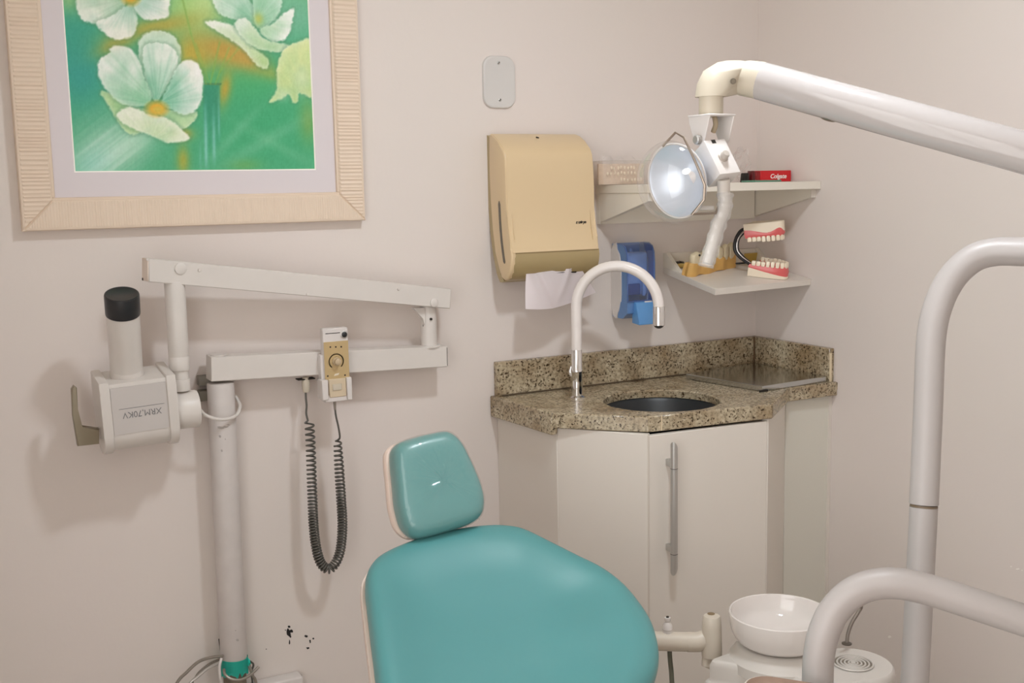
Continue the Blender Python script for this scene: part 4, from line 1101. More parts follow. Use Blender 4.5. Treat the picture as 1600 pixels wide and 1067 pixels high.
# upper beam, swung slightly away from the wall at its free end
d0, d1 = .150, .092
uTL, uTR, uBR, uBL = on(232.5, 403.5, y=-d0), on(705.5, 451, y=-d1), on(703.5, 482.5, y=-d1), on(232.5, 440.5, y=-d0)
dv = (uTR - uTL); nb = V(-dv.y, dv.x, 0).normalized()
if nb.y < 0: nb = -nb
bw = .050
ub = NB(); hexa(ub, [uBL, uBR, uBR + nb * bw, uBL + nb * bw, uTL, uTR, uTR + nb * bw, uTL + nb * bw], .0018, 1)
ubo = xr.part('upper_beam', ub, M_oldwhite)
e0 = (uTL + uBL) / 2 + nb * bw / 2; ed = (uTL - uBL) / 2; dxn = V(dv.x, dv.y, dv.z).normalized()
xr.part('end_plate', obox(NB(), e0 - dxn * .0015, dxn * .0015, nb * bw * .49, ed * .97, .001, 1), mat('old_paint_edge', srgb(224, 210, 198), .5), parent=ubo)
xr.part('chipped_corner', obox(NB(), e0 - dxn * .0018 - ed * .86 + nb * bw * .36, dxn * .0016, nb * .0055, ed * .12, .0006, 1), M_darkgap, parent=ubo)
def on_beam(px, py, off=0):
    nrm = (uTR - uTL).cross(uBL - uTL).normalized(); p = hit(px, py, uTL, nrm)
    if nrm.dot(CAM - p) < 0: nrm = -nrm
    return p + nrm * off, nrm
for px, py, r_, h_ in ((282, 419.5, .0135, .0045), (678, 473, .0115, .0045), (311.5, 422, .0040, .003), (622.5, 451.5, .0034, .003), (480, 460, .0030, .002), (230.5, 403.5 + 2, .0032, .002)):
    q, nn = on_beam(px, py)
    xr.part('pivot_cap' if r_ > .01 else 'rivet', lathe(NB(), [(r_, -.001), (r_, h_ * .7), (r_ * .8, h_), (0, h_)], q, nn, 20, False), M_oldwhite, parent=ubo)
# fork between post and upper beam
q0, q1 = on(648, 480, y=-.07), on(664, 503, y=-.07)
xr.part('brace', prism(NB(), [on(646, 481, y=-.075), on(664, 481, y=-.075), on(664, 508, y=-.075), on(661, 498, y=-.075)], (0, .02, 0)), M_oldwhite)
xr.part('spring_end', cyl(NB(), on(662, 503, y=-.066), on(662, 510, y=-.066), .0025, 8), M_darkgap)
# drop tube
YD = -.124
a_, b_ = on(272.5, 440, y=YD), on(279.5, 557, y=YD)
xr.part('drop_tube', cyl(NB(), a_, b_, .0235, 28, .001), M_oldwhite)
xr.part('tube_collar', cyl(NB(), b_ + V(0, 0, .001), on(280.5, 578, y=YD), .0236, 28, .001), M_oldwhite)
c1_ = on(281, 578, y=YD)
xr.part('tube_neck', cyl(NB(), c1_, on(282, 594, y=YD), .0195, 24), M_oldwhite)
xr.part('tube_collar', cyl(NB(), on(282, 592, y=YD), on(283, 610, y=YD), .0218, 28, .001), M_oldwhite)
q, _ = on_beam(268, 444)
# knuckle (axis along the wall)
kc = on(289.5, 640, y=YD)
kn = xr.part('knuckle', cyl(NB(), kc - V(.034, 0, 0), kc + V(.029, 0, 0), .0445, 36, .003), M_oldwhite)
xr.part('knuckle_pin', cyl(NB(), kc + V(.028, 0, 0), kc + V(.032, 0, 0), .005, 12), M_alu, parent=kn)
# head
HY = -.118
hcn = on(213, 641, y=HY)
tilt = Matrix.Rotation(math.radians(6), 3, 'X') @ Matrix.Rotation(math.radians(-2.5), 3, 'Y')
def hp(x, d, z):
    """head-local: x along the drum axis, d towards the room, z up"""
    return hcn + tilt @ V(x, -d, z)
def dprof(k, zt=.086):
    pts = [(-.061 * k, zt * k), (.061 * k, zt * k)]
    pts += [(.064 * k, .06 * k), (.064 * k, -.035 * k)]
    for i in range(1, 12):
        a = i * PI / 12; pts.append((.064 * k * math.cos(a), -.035 * k - .050 * k * math.sin(a)))
    pts += [(-.064 * k, -.035 * k), (-.064 * k, .06 * k)]
    return pts
hwid = .084
bm = NB(); prism(bm, [hp(-hwid + .02, d, z) for d, z in dprof(1.0)], tilt @ V(2 * hwid - .04, 0, 0), .002, 2)
hb = xr.part('head_body', bm, M_oldwhite, label='white drum shaped x-ray head')
bm = NB(); prism(bm, [hp(-hwid, d, z) for d, z in dprof(1.065)], tilt @ V(.021, 0, 0), .003, 2); xr.part('head_flange', bm, M_oldwhite)
bm = NB(); prism(bm, [hp(hwid - .022, d, z) for d, z in dprof(1.065)], tilt @ V(.021, 0, 0), .003, 2); xr.part('head_flange', bm, M_oldwhite)
lx0, lx1, lz0, lz1 = -hwid + .0225, hwid - .0245, -.032, .0775
lbp = xr.part('label_plate', hexa(NB(), [hp(lx0, .0635, lz0), hp(lx1, .0635, lz0), hp(lx1, .0655, lz0), hp(lx0, .0655, lz0), hp(lx0, .0635, lz1), hp(lx1, .0635, lz1), hp(lx1, .0655, lz1), hp(lx0, .0655, lz1)]), M_label, parent=hb)
xd, zd = tilt @ V(1, 0, 0), tilt @ V(0, 0, 1)
me = text_mesh('XRM,70KV', .0205, hp(.003, .0657, .012), -xd, -zd, .0003, 0, 0, .92)
xr.part('lettering', me, M_ink, parent=hb)
xr.part('printed_line', obox(NB(), hp(.003, .0657, .027), xd * .050, zd * .0005, tilt @ V(0, .0002, 0)), M_ink, parent=hb)
# cone and cap
c0 = on(198, 580, y=HY - .01); c1 = on(192, 488, y=HY - .070); c2 = on(187.5, 455, y=HY - .068)
cd2 = (c1 - c0).normalized()
xr.part('cone_collar', lathe(NB(), [(.038, 0), (.038, .004), (.0355, .018), (0, .018)], c0 - cd2 * .006, cd2, 36), M_oldwhite)
cn = xr.part('cone', lathe(NB(), [(.0345, 0), (.0358, .01), (.0358, (c1 - c0).length), (0, (c1 - c0).length)], c0, cd2, 40), M_oldwhite)
xr.part('cone_cap', lathe(NB(), [(0, -.002), (.0373, -.002), (.0377, .0), (.0377, .044), (.0366, .047), (.034, .048), (.032, .0465), (0, .0465)], c1 - cd2 * .001, cd2, 40, False), M_black, label='black cone cap')
# handle
hd0 = [(155.5, 670), (155, 694), (121.5, 697.5), (114, 650), (112, 609), (116, 603), (120.5, 606), (122, 640), (127, 669)]
yh = -.132
bm = NB(); prism(bm, [on(a, b, y=yh) for a, b in hd0], (0, .024, 0), .003, 2)
xr.part('positioning_handle', bm, M_olive, label='olive grey positioning handle')
# bent wire hook round the column
hk = [on(313, 641, y=-.118), on(322, 649, y=-.118), on(340, 655, y=-.115), on(358, 654, y=-.105), on(370, 648, y=-.09), on(375, 636, y=-.07), on(373, 628, y=-.05), on(366, 618, y=-.035), on(364, 636, y=-.02)]
xr.part('wire_hook', tube(NB(), cr(hk, 6), .0042, 10), M_oldwhite)
# holder for the hand switch, and the cord socket
hf = .112
def hbx(px0, py0, px1, py1, d0, d1, b=.0015):
    a, c = on(px0, py0, y=-d1), on(px1, py1, y=-d1); return box(NB(), (a.x, -d1, c.z), (c.x, -d0, a.z), b, 1)
xr.part('holder', hbx(500.5, 555, 509.5, 624, bf, hf - .006), M_enamel)
ho = xr.part('holder', hbx(503, 594.5, 514, 625, bf, hf + .012), M_enamel)
xr.part('holder', hbx(542, 590, 551, 624, bf, hf + .012), M_enamel)
xr.part('holder', hbx(508, 619, 548, 625, bf, hf + .004), M_enamel)
xr.part('cord_socket', lathe(NB(), [(.005, .006), (.008, .004), (.0105, -.008), (.0105, -.026), (.0075, -.034), (0, -.034)], on(477.5, 592, y=-.062), UP, 18), M_cream)
xr.part('socket_plate', box(NB(), on(466, 593, y=-.07), on(488, 590, y=-.045), .0005, 1), M_darkgap)

# hand switch in the holder, with its coiled cord
hs = Thing('xray_hand_switch', 'gold faced exposure timer with a dial in its white holder', 'timer', on(523, 600, y=-.11))
hs.part('case', hbx(504, 514, 547, 597, hf - .024, hf, .003), M_enamel)
hs.part('button_ring', lathe(NB(), [(.0095, 0), (.0095, .003), (.0075, .004), (0, .004)], on(537.3, 522.5, y=-hf), (0, -1, 0), 20), M_alu)
hs.part('button', lathe(NB(), [(.0070, 0), (.0070, .005), (.005, .0065), (0, .0068)], on(537.3, 522.3, y=-hf - .001), (0, -1, 0), 18), M_black)
hs.part('groove', box(NB(), on(508.5, 521, y=-hf - .0004), on(531, 520.2, y=-hf + .001)), M_darkgap)
fp = hs.part('faceplate', hbx(505.8, 535, 546.3, 591, hf - .001, hf + .0015, .0005), M_gold, label='gold faceplate')
for px, py in ((516, 542.2), (524.5, 542), (533, 541.7), (512, 587.5), (539, 586)):
    hs.part('dot', lathe(NB(), [(.0022, 0), (.0022, .001), (0, .001)], on(px, py, y=-hf - .001), (0, -1, 0), 10), M_blackink, parent=fp)
dc = on(525.5, 564.5, y=-hf - .0026)
bm = NB(); seg = 36
ring = [[dc + V(r * math.cos(a), 0, r * math.sin(a)) for a in [math.radians(-50) + k * math.radians(280) / seg for k in range(seg + 1)]] for r in (.0175, .0198)]
for k in range(seg):
    A = [bm.verts.new(p) for p in (ring[0][k], ring[0][k + 1], ring[1][k + 1], ring[1][k])]; bm.faces.new(A)
bmesh.ops.solidify(bm, geom=bm.faces[:], thickness=.0005)
hs.part('dial_scale', bm, mat('dial_print', srgb(224, 212, 190), .5), parent=fp)
hs.part('dial_knob', lathe(NB(), [(.0105, 0), (.0105, .003), (.0085, .005), (.008, .016), (.006, .0175), (0, .018)], dc, (0, -1, 0), 24), mat('knob_tan', srgb(190, 170, 140), .35), parent=fp)
hs.part('maker_mark', obox(NB(), on(526, 585, y=-hf - .0018), (.006, 0, .0008), (0, .0003, 0), (.0015, 0, .0026), .0003, 1), mat('mark_print', srgb(222, 212, 192), .5), parent=fp)
lp = hs.part('lower_block', hbx(514, 593, 542, 619, hf - .02, hf + .006, .002), mat('tan_aged_plastic', srgb(206, 190, 164), .4))
hs.part('latch', hbx(520, 600.5, 534.5, 609, hf + .006, hf + .009, .001), M_cream, parent=lp)
hs.part('strain_relief', tube(NB(), [on(522.5, 619, y=-.104), on(523.5, 640, y=-.104)], [.0042, .0030], 12), M_greycable)
path = [on(477.5, 609, y=-.062), on(478, 622, y=-.064), on(479, 634, y=-.068), on(478.5, 646, y=-.073), on(481, 657, y=-.076)]
path2 = [on(483.5, 660, y=-.078), on(485.5, 700, y=-.082), on(487.5, 760, y=-.085), on(490, 820, y=-.086), on(494, 855, y=-.086), on(501, 879, y=-.086), on(513, 889, y=-.087), on(524, 880, y=-.089), on(532, 858, y=-.092), on(535, 820, y=-.094), on(533, 780, y=-.096), on(530.5, 740, y=-.099), on(527.5, 690, y=-.102)]
path3 = [on(527.5, 688, y=-.102), on(531, 683, y=-.108), on(529, 668, y=-.106), on(525, 650, y=-.104), on(523.5, 638, y=-.104)]
ctr = cr(path2, 40)
arc = [0]
for i in range(1, len(ctr)): arc.append(arc[-1] + (ctr[i] - ctr[i - 1]).length)
tot = arc[-1]
def at_arc(s):
    i = min(max(1, int(np.searchsorted(arc, s))), len(arc) - 1); f = (s - arc[i - 1]) / max(1e-9, arc[i] - arc[i - 1])
    return ctr[i - 1].lerp(ctr[i], f), (ctr[i] - ctr[i - 1]).normalized()
coil = []; s, ph = 0.0, 0.0
nper = 14
while s < tot:
    u = s / tot
    pitch = .0155 - .0080 * min(1, u / .33) if u < .5 else .0075 + .0060 * max(0, (u - .76) / .24)
    p, tg = at_arc(s); a, b = frame_of(tg, V(0, 1, 0))
    rc = .0108 if u < .9 else .0108 - .002 * (u - .9) / .1
    coil.append(p + a * (rc * math.cos(ph)) + b * (rc * math.sin(ph)))
    ph += 2 * PI / nper; s += pitch / nper
allp = cr(path, 6) + coil + cr(path3, 6)
hs.part('coiled_cord', tube(NB(), allp, .0027, 6), M_rubber, label='dark grey coiled cord')

# ================================================================== CABLES AND BOX AT THE COLUMN FOOT
def cable(label, pts, r, m, name='cable'):
    P = cr(pts, 8); single(name, label, 'cable', tube(NB(), P, r, 8), m, P[0], 'cables at the foot of the x-ray column')
fl = lambda px, py, d=.07: on(px, py, y=-d)
cable('grey cable looping out highest to the left from the column foot', [fl(348, 1025), fl(330, 1027, .075), fl(310, 1034, .08), fl(292, 1050, .085), fl(276, 1068, .09), fl(262, 1110, .10), V(fl(262, 1110, .1).x, -.10, .02)], .0042, M_greycable)
cable('grey cable looping just below the highest one at the column foot', [fl(346, 1029, .06), fl(330, 1036, .065), fl(316, 1046, .07), fl(306, 1058, .075), fl(300, 1080, .08), V(fl(300, 1080, .08).x, -.09, .03)], .0034, M_greycable)
cable('pale grey cable sweeping low to the left of the column foot', [fl(343, 1036, .09), fl(325, 1044, .095), fl(308, 1058, .1), fl(296, 1069, .1), fl(285, 1100, .1), V(fl(285, 1100, .1).x, -.11, .03)], .0036, M_alu)
cable('white cable hanging straight down beside the turquoise tape', [fl(346, 1028, .098), fl(343, 1042, .10), fl(344, 1058, .1), fl(347, 1080, .1), V(fl(347, 1080, .1).x, -.11, .02)], .0036, M_enamel)
cable('grey cable dropping on the right of the column foot', [fl(387, 1032, .06), fl(391, 1044, .07), fl(395, 1056, .075), fl(401, 1075, .08), V(fl(403, 1075, .08).x, -.09, .02)], .0040, M_greycable)
cable('thin dark cable twisting right of the turquoise tape', [fl(385, 1030, .05), fl(392, 1034, .055), fl(396, 1039, .055), fl(393, 1052, .06), fl(396, 1080, .06), V(fl(396, 1080, .06).x, -.07, .02)], .0026, M_rubber)
P = cr([fl(350, 1046, .10), fl(352, 1054, .12), fl(362, 1061, .13), fl(376, 1062, .13), fl(389, 1056, .12), fl(396, 1050, .11), fl(404, 1042, .10)], 8)
single('bent_wire', 'bent bare metal wire curled around the column foot below the tape', 'wire', tube(NB(), P, .0036, 10), mat('dull_metal', (.4, .37, .33), .4, metal=.9), P[0])
single('tape_tail', 'crumpled turquoise tape end on the right of the column foot', 'tape', sheet(fl(384, 1026, .07), fl(391, 1030, .07), fl(386, 1040, .075), fl(392, 1038, .075), 6, 4, lambda u, v: V(0, -.006 * math.sin(u * 9 + v * 4), .002 * math.sin(u * 14))), M_tape, fl(386, 1030, .07), smooth=False)
q0, q1 = fl(345.5, 999, .03), fl(347, 1022, .03)
single('metal_pin', 'short dark metal pin standing behind the column foot', 'pin', prism(NB(), [fl(342, 999.5, .03), fl(346.5, 999, .03), fl(348, 1024, .03), fl(345.5, 1024, .03)], (0, .008, 0), .001, 1), M_darkgap, q1)
w0, w1 = fl(428, 1067, .045), fl(474, 1056.5, .045)
t = Thing('wall_box', 'low white plastic wall box between column foot and patient chair', 'wall box', (w1.x - .05, 0, w1.z - .12))
t.part('housing', box(NB(), (w1.x - .13, -.045, w1.z - .12), (w1.x, 0, w1.z), .006, 3), M_enamel)
t.part('lid_seam', box(NB(), (w1.x - .1302, -.0302, w1.z - .118), (w1.x + .0003, -.0290, w1.z - .002)), mat('seam_grey', srgb(170, 160, 150), .6))

# ================================================================== PATIENT CHAIR
ch = Thing('dental_chair', 'teal reclining patient chair with plastic wrapped headrest', 'dental chair', V(-1.05, -1.15, 0))
cp0, cp1, cp2 = dp(690, 835, 2.42), dp(800, 1067, 2.09), dp(1000, 950, 2.30)
nC = (cp1 - cp0).cross(cp2 - cp0).normalized()
if nC.dot(CAM - cp0) < 0: nC = -nC
Z = 2.622
bo = [(80, 1067), (58, 900), (40, 750), (30, 650), (40, 590), (85, 540), (190, 490), (310, 452), (430, 428), (520, 418), (600, 418), (680, 434), (800, 492), (900, 542), (1000, 592), (1085, 655), (1155, 735), (1208, 820), (1234, 910), (1234, 985), (1205, 1067), (1130, 1190), (960, 1320), (700, 1400), (420, 1400), (200, 1320), (110, 1200)]
outl = [hit(560 + a / Z, 660 + b / Z, cp0, nC) for a, b in bo]
outl = cr(outl, 6, True)
cen = hit(810, 1010, cp0, nC)
def pad(outline, cen, n, prof):
    return [[cen + (p - cen) * s + n * h for p in outline] for s, h in prof]
pr = [(.90, -.060), (.965, -.056), (.99, -.045), (1.0, -.030), (1.0, -.018), (.993, -.006), (.98, .004), (.955, .011), (.92, .014), (.86, .012), (.80, .007), (.73, .001), (.66, -.005), (.58, -.009), (.50, -.012), (.42, -.015), (.34, -.017), (.26, -.018), (.18, -.019), (.10, -.019), (.02, -.019)]
cR = (cp2 - cp0); cR = (cR - nC * cR.dot(nC)); cUp = (cp0 - cp1).normalized(); cR = (cR - cUp * cR.dot(cUp)).normalized()
def sst(a, b, x):
    t_ = max(0.0, min(1.0, (x - a) / (b - a))); return t_ * t_ * (3 - 2 * t_)
rg = pad(outl, cen, nC, pr)
for (s_, h_r), ring in zip(pr, rg):
    if s_ < .95 and h_r > -.03:
        k_ = min(1, (.95 - s_) / .12)
        for q_ in ring:
            d_ = q_ - cen; x_ = d_.dot(cR) + .10 * max(0, d_.dot(cUp))
            q_ += nC * (k_ * (1 - .85 * sst(-.02, .13, d_.dot(cUp))) * (.018 * sst(.02, .14, x_) - .010 * sst(.16, .30, x_)))
ch.part('backrest', rings_mesh(NB(), rg), M_teal)
pr = [(.55, -.10), (.85, -.098), (.96, -.088), (1.0, -.070), (1.012, -.050), (1.006, -.038), (.98, -.038), (.90, -.056)]
left = (cp0 - cp2); left = (left - nC * left.dot(nC)).normalized()
ch.part('back_shell', rings_mesh(NB(), pad([p + left * .006 for p in outl], cen, nC, pr)), M_pinkshell, label='blush plastic shell behind the backrest')
# headrest
Zh = 5.336
h0, h1, h2 = dp(600 + 10, 750, 2.40), dp(755, 760, 2.47), dp(690, 680, 2.47)
nH = (h1 - h0).cross(h2 - h0).normalized()
if nH.dot(CAM - h0) < 0: nH = -nH
ho_ = [(268, 262), (300, 200), (350, 165), (480, 124), (600, 96), (690, 80), (745, 90), (800, 128), (850, 190), (900, 285), (960, 415), (1010, 545), (1032, 650), (1026, 740), (995, 800), (920, 850), (800, 893), (650, 938), (515, 972), (450, 965), (390, 925), (345, 860), (318, 770), (300, 680), (286, 520), (272, 390)]
hol = cr([hit(560 + a / Zh, 660 + b / Zh, h0, nH) for a, b in ho_], 5, True)
hcen = hit(685, 755, h0, nH)
prh = [(.80, -.034), (.94, -.032), (.985, -.022), (1.0, -.008), (.995, .006), (.97, .020), (.925, .030), (.86, .036), (.76, .039), (.60, .040), (.40, .040), (.2, .0395), (.03, .039)]
hc_ = ch.part('headrest', rings_mesh(NB(), pad(hol, hcen, nH, prh)), M_tealhead)
prw = [(s * 1.012 + .004, h + .0022) for s, h in prh[1:]]
rw = pad(hol, hcen, nH, prw); rnd = random.Random(12)
rw = [[p + nH * (rnd.uniform(-.0008, .0010)) + (p - hcen).normalized() * rnd.uniform(-.0006, .0010) for p in r] for r in rw]
ch.part('plastic_cover', rings_mesh(NB(), rw, False, True), M_wrap, parent=hc_, label='clear plastic film over the headrest')
hl = (h0 - h1); hl = (hl - nH * hl.dot(nH)).normalized()
prs = [(.5, -.052), (.86, -.050), (.95, -.044), (.985, -.030), (.985, -.018), (.95, -.012)]
ch.part('headrest_shell', rings_mesh(NB(), pad([p + hl * .011 for p in hol], hcen, nH, prs)), M_pinkshell, label='blush shell behind the headrest')
for px, py in ((690, 676), (753, 786), (747, 810), (633, 838), (727, 822)):
    a = hit(px, py, h0, nH); d = (a - hcen).normalized()
    ch.part('film_corner', hexa(NB(), [a - d * .006 - UP * .001, a + d * .003 - UP * .002, a + d * .004 + UP * .001, a - d * .006 + UP * .004, a - d * .006 - UP * .001 + nH * .004, a + d * .003 - UP * .002 + nH * .003, a + d * .004 + UP * .001 + nH * .003, a - d * .006 + UP * .004 + nH * .004]), M_wrap, parent=hc_, smooth=False)
sb0 = hcen - nH * .045; sb1 = hit(700, 900, cp0, nC) - nC * .085
ch.part('headrest_bar', tube(NB(), cr([sb0, sb0 - nH * .02 - UP * .04, sb1 - nC * .005], 6), .013, 14), M_alu)
# seat, base (below the frame)
seat_c = cp1 + (cp1 - cp0).normalized() * .20; sd = V((cp1 - cp0).x, (cp1 - cp0).y, 0).normalized()
sc_ = V(seat_c.x, seat_c.y, .36) + sd * .22; sr = UP.cross(sd)
bm = NB(); obox(bm, sc_, sd * .26, sr * .24, UP * .045, .035, 4); ch.part('seat', bm, M_teal)
bm = NB(); obox(bm, sc_ - UP * .075, sd * .24, sr * .20, UP * .035, .02, 2); ch.part('seat_shell', bm, M_pinkshell)
pc = V(sc_.x, sc_.y, 0) - sd * .02
bm = NB(); obox(bm, pc + UP * .15, sd * .14, sr * .11, UP * .15, .02, 2); ch.part('pedestal', bm, M_unit)
bm = NB(); obox(bm, pc + UP * .025, sd * .30, sr * .19, UP * .025, .012, 2); ch.part('base', bm, M_unit)
bk = cen - nC * .10
bm = NB(); hull(bm, [bk + sr * a + V(0, 0, b) for a in (-.06, .06) for b in (-.08, 0)] + [sc_ - sd * .2 + sr * a - UP * b for a in (-.06, .06) for b in (.04, .09)]); ch.part('back_hinge', bm, M_unit)

# ================================================================== CUSPIDOR
bc = dp(1218.5, 956, 2.40); br_ = 78.5 * 2.4 / 1750
cu = Thing('cuspidor_unit', 'pale grey cuspidor unit with a white spittoon bowl beside the patient chair', 'cuspidor', V(bc.x, bc.y, 0))
h_ = .070
cu.part('bowl', lathe(NB(), [(0, -h_), (br_ * .66, -h_), (br_ * .79, -h_ + .005), (br_ * .89, -h_ + .014), (br_ * .955, -h_ + .029), (br_ * .985, -.026), (br_ * 1.0, -.006), (br_ * 1.0, -.001), (br_ * .985, .001), (br_ * .965, 0), (br_ * .95, -.008), (br_ * .91, -.030), (br_ * .76, -.048), (br_ * .4, -.056), (0, -.059)], bc, UP, 56, False), M_porcelain, label='white porcelain spittoon bowl')
ztop = bc.z - .098
cu.part('bowl_neck', lathe(NB(), [(br_ * .72, -h_ - .0015), (br_ * .80, -h_ - .003), (br_ * .87, -.081), (br_ * .93, -.091), (br_ * .99, -.0985), (br_ * .99, -.12), (0, -.12)], bc, UP, 40), M_unit)
cu.part('neck_shadow', lathe(NB(), [(br_ * .655, -h_ - .003), (br_ * .655, -h_ + .002), (0, -h_ + .002)], bc, UP, 40), M_darkgap)  # dark disc standing in for the shadow between bowl and neck
dc2 = on(1333, 1037, z=ztop)
rb = 63 * (dc2 - CAM).dot(F_) / 1750
Fh = V(F_.x, F_.y, 0).normalized(); Rh = V(R_.x, R_.y, 0).normalized()
plan = []
for k in range(19):
    a = math.radians(100) - k * math.radians(190) / 18
    plan.append(dc2 + Rh * (rb * math.cos(a)) + Fh * (rb * math.sin(a)))
plan += [on(1285, 1078, z=ztop), on(1240, 1058, z=ztop), on(1165, 1040, z=ztop), on(1116, 1033, z=ztop), on(1109, 1030, z=ztop), on(1113, 1026, z=ztop), on(1136, 1018, z=ztop), on(1165, 1003, z=ztop), on(1225, 992, z=ztop)]
pcn = sum(plan, V(0, 0, 0)) / len(plan)
def inset(k, z): return [V(pcn.x + (p.x - pcn.x) * k, pcn.y + (p.y - pcn.y) * k, z) for p in plan]
cu.part('housing', rings_mesh(NB(), [inset(1.05, .16), inset(1.05, ztop - .062), inset(1.035, ztop - .050), inset(1.005, ztop - .047), inset(1.0, ztop - .040), inset(1.0, ztop - .014), inset(.985, ztop - .004), inset(.95, ztop)]), M_unit)
cu.part('pedestal', rings_mesh(NB(), [inset(.8, 0), inset(.8, .17)]), M_unit)
# ring grate
g0 = dc2 + V(0, 0, .0006)
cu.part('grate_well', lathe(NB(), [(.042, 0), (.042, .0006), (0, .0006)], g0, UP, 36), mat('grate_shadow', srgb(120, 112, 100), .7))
for k in range(5):
    r = .0425 - k * .0077
    bm = lathe(NB(), [(r - .0040, .001), (r - .0034, .0032), (r - .0010, .0032), (r, .001)], g0, UP, 36, False)
    cu.part('grate_ring', bm, M_unit)
cu.part('grate_hub', lathe(NB(), [(.0055, .001), (.005, .003), (0, .003)], g0, UP, 20), M_unit)
# cup filler tube
ft = on(1323, 1006, z=ztop + .001)
cu.part('grommet', lathe(NB(), [(.011, 0), (.011, .002), (.007, .004), (0, .004)], ft, UP, 18), mat('grommet_grey', srgb(110, 104, 96), .3, metal=.6))
dq = (ft - CAM).dot(F_)
cu.part('filler_tube', tube(NB(), cr([ft, dp(1325, 990, dq), dp(1331, 973, dq), dp(1340, 958, dq), dp(1345.5, 948, dq), dp(1343, 941, dq - .02), dp(1334, 936, dq - .04), dp(1318, 940, dq - .07), dp(1308, 950, dq - .085)], 6), .0042, 12), mat('filler_grey', srgb(140,132,124), .35, metal=.4))

# suction holder arm
sdp = 2.48
t = Thing('suction_holder', 'ivory tee shaped suction hose holder between chair and cuspidor', 'hose holder', dp(1112, 1035, sdp))
mpx = sdp / 1750
t.part('cross_arm', cyl(NB(), dp(1005, 1001, sdp), dp(1080, 1003, sdp), 15 * mpx, 24), M_ivory)
t.part('cross_arm', tube(NB(), [dp(1074, 1003, sdp), dp(1090, 1003, sdp), dp(1104, 997, sdp), dp(1111, 996, sdp)], [15.5 * mpx, 15.5 * mpx, 14 * mpx, 12 * mpx], 24), M_ivory)
t.part('upright', lathe(NB(), [(0, 0), (15.5 * mpx, 0), (16 * mpx, .01), (15 * mpx, .07), (14 * mpx, .088), (12.5 * mpx, .092), (0, .092)], dp(1112, 1024, sdp), UP, 28, False), M_ivory)
t.part('lower_spigot', cyl(NB(), dp(1105, 1024, sdp), dp(1104, 1040, sdp), 8 * mpx, 18), M_ivory)
b = dp(1111, 968, sdp); o1 = t.part('top_clip', lathe(NB(), [(8 * mpx, 0), (8 * mpx, .004), (6 * mpx, .006), (6 * mpx, .010), (0, .010)], b + UP * .004, UP, 12), mat('brown_cap', srgb(128, 108, 78), .5))
t.part('support_arm', cyl(NB(), dp(1104, 1036, sdp), dp(1160, 1060, sdp - .02), .010, 14), M_ivory)
b = dp(1043, 989, sdp)
t2 = Thing('nozzle', 'small white nozzle standing on the ivory suction holder', 'nozzle', b)
t2.part('body', lathe(NB(), [(0, 0), (7.5 * mpx, 0), (7.5 * mpx, .018), (5.5 * mpx, .022), (4 * mpx, .026), (5 * mpx, .030), (4.5 * mpx, .036), (0, .037)], b, UP, 20, False), M_enamel)
t2.part('ring', lathe(NB(), [(7.7 * mpx, .008), (7.7 * mpx, .0092), (0, .0092)], b, UP, 20), mat('ring_grey', srgb(180, 172, 164), .5))
t2.part('tip', cyl(NB(), b + UP * .036, b + UP * .0385, 2.5 * mpx, 10), M_darkgap)
P = cr([dp(1046, 1012, sdp + .01), dp(1047, 1030, sdp + .01), dp(1049, 1050, sdp + .01), dp(1051, 1075, sdp + .01), dp(1060, 1130, sdp), dp(1100, 1200, sdp)], 6)
P.append(V(P[-1].x, P[-1].y, .01))
single('suction_hose', 'dark green grey hose hanging down from the ivory suction holder', 'hose', tube(NB(), P, .0055, 10), mat('hose_green_grey', srgb(98, 100, 86), .5), P[0])

Eend_z = (dp(1189, 126.5, 1.80) + (dp(1600, 238.5, 1.62) - dp(1189, 126.5, 1.80)) * 1.43).z
# ================================================================== DENTAL UNIT: POST, TRAY ARM, TRAY, COLUMN
du = Thing('dental_unit', 'white bent tube stand of the dental unit at the frame edge', 'dental unit', V(dp(1700, 800, 1.72).x, dp(1700, 800, 1.72).y, 0))
PD = 2.0
post_pts = [dp(1429, 1067, PD), dp(1435.5, 885, PD), dp(1443.2, 795, PD)]
low_dir = (post_pts[0] - post_pts[1]).normalized()
foot = post_pts[0] + low_dir * ((0 - post_pts[0].z) / low_dir.z)
du.part('lower_post', tube(NB(), [foot, post_pts[0], dp(1443.3, 792.5, PD)], .0242, 28), M_tubewhite)
du.part('post_foot', lathe(NB(), [(.05, 0), (.05, .006), (.03, .012), (0, .012)], foot, UP, 28), M_tubewhite)
du.part('joint_ring', cyl(NB(), dp(1443.3, 792.5, PD), dp(1443.6, 788.8, PD), .0239, 28), mat('ring_brown', srgb(120, 104, 84), .4))
up_pts = [dp(1443.6, 787.5, PD), dp(1447, 710, PD), dp(1451, 618, PD), dp(1453, 560, PD), dp(1456, 520, PD), dp(1463, 486, PD), dp(1476, 453, PD), dp(1496, 424, PD - .005), dp(1524, 402, PD - .015), dp(1556, 393.5, PD - .03), dp(1600, 393.5, PD - .06), dp(1680, 396, PD - .12), dp(1752, 398, PD - .17)]
du.part('upper_tube', tube(NB(), cr(up_pts, 6), .0251, 32), M_tubewhite)
TD = 1.80
arm_pts = [dp(1277, 1120, TD), dp(1277.5, 1068, TD), dp(1279, 1030, TD), dp(1286, 992, TD), dp(1303, 955, TD), dp(1330, 928, TD - .005), dp(1362, 914, TD - .01), dp(1400, 911.5, TD - .02), dp(1450, 921, TD - .03), dp(1520, 943, TD - .05), dp(1600, 969, TD - .07), dp(1680, 995, TD - .09), dp(1752, 1018, TD - .11)]
du.part('tray_arm', tube(NB(), cr(arm_pts, 6), .0248, 32), M_tubewhite)
colp = dp(1778, 700, 1.69); colp = V(colp.x, colp.y, 0)
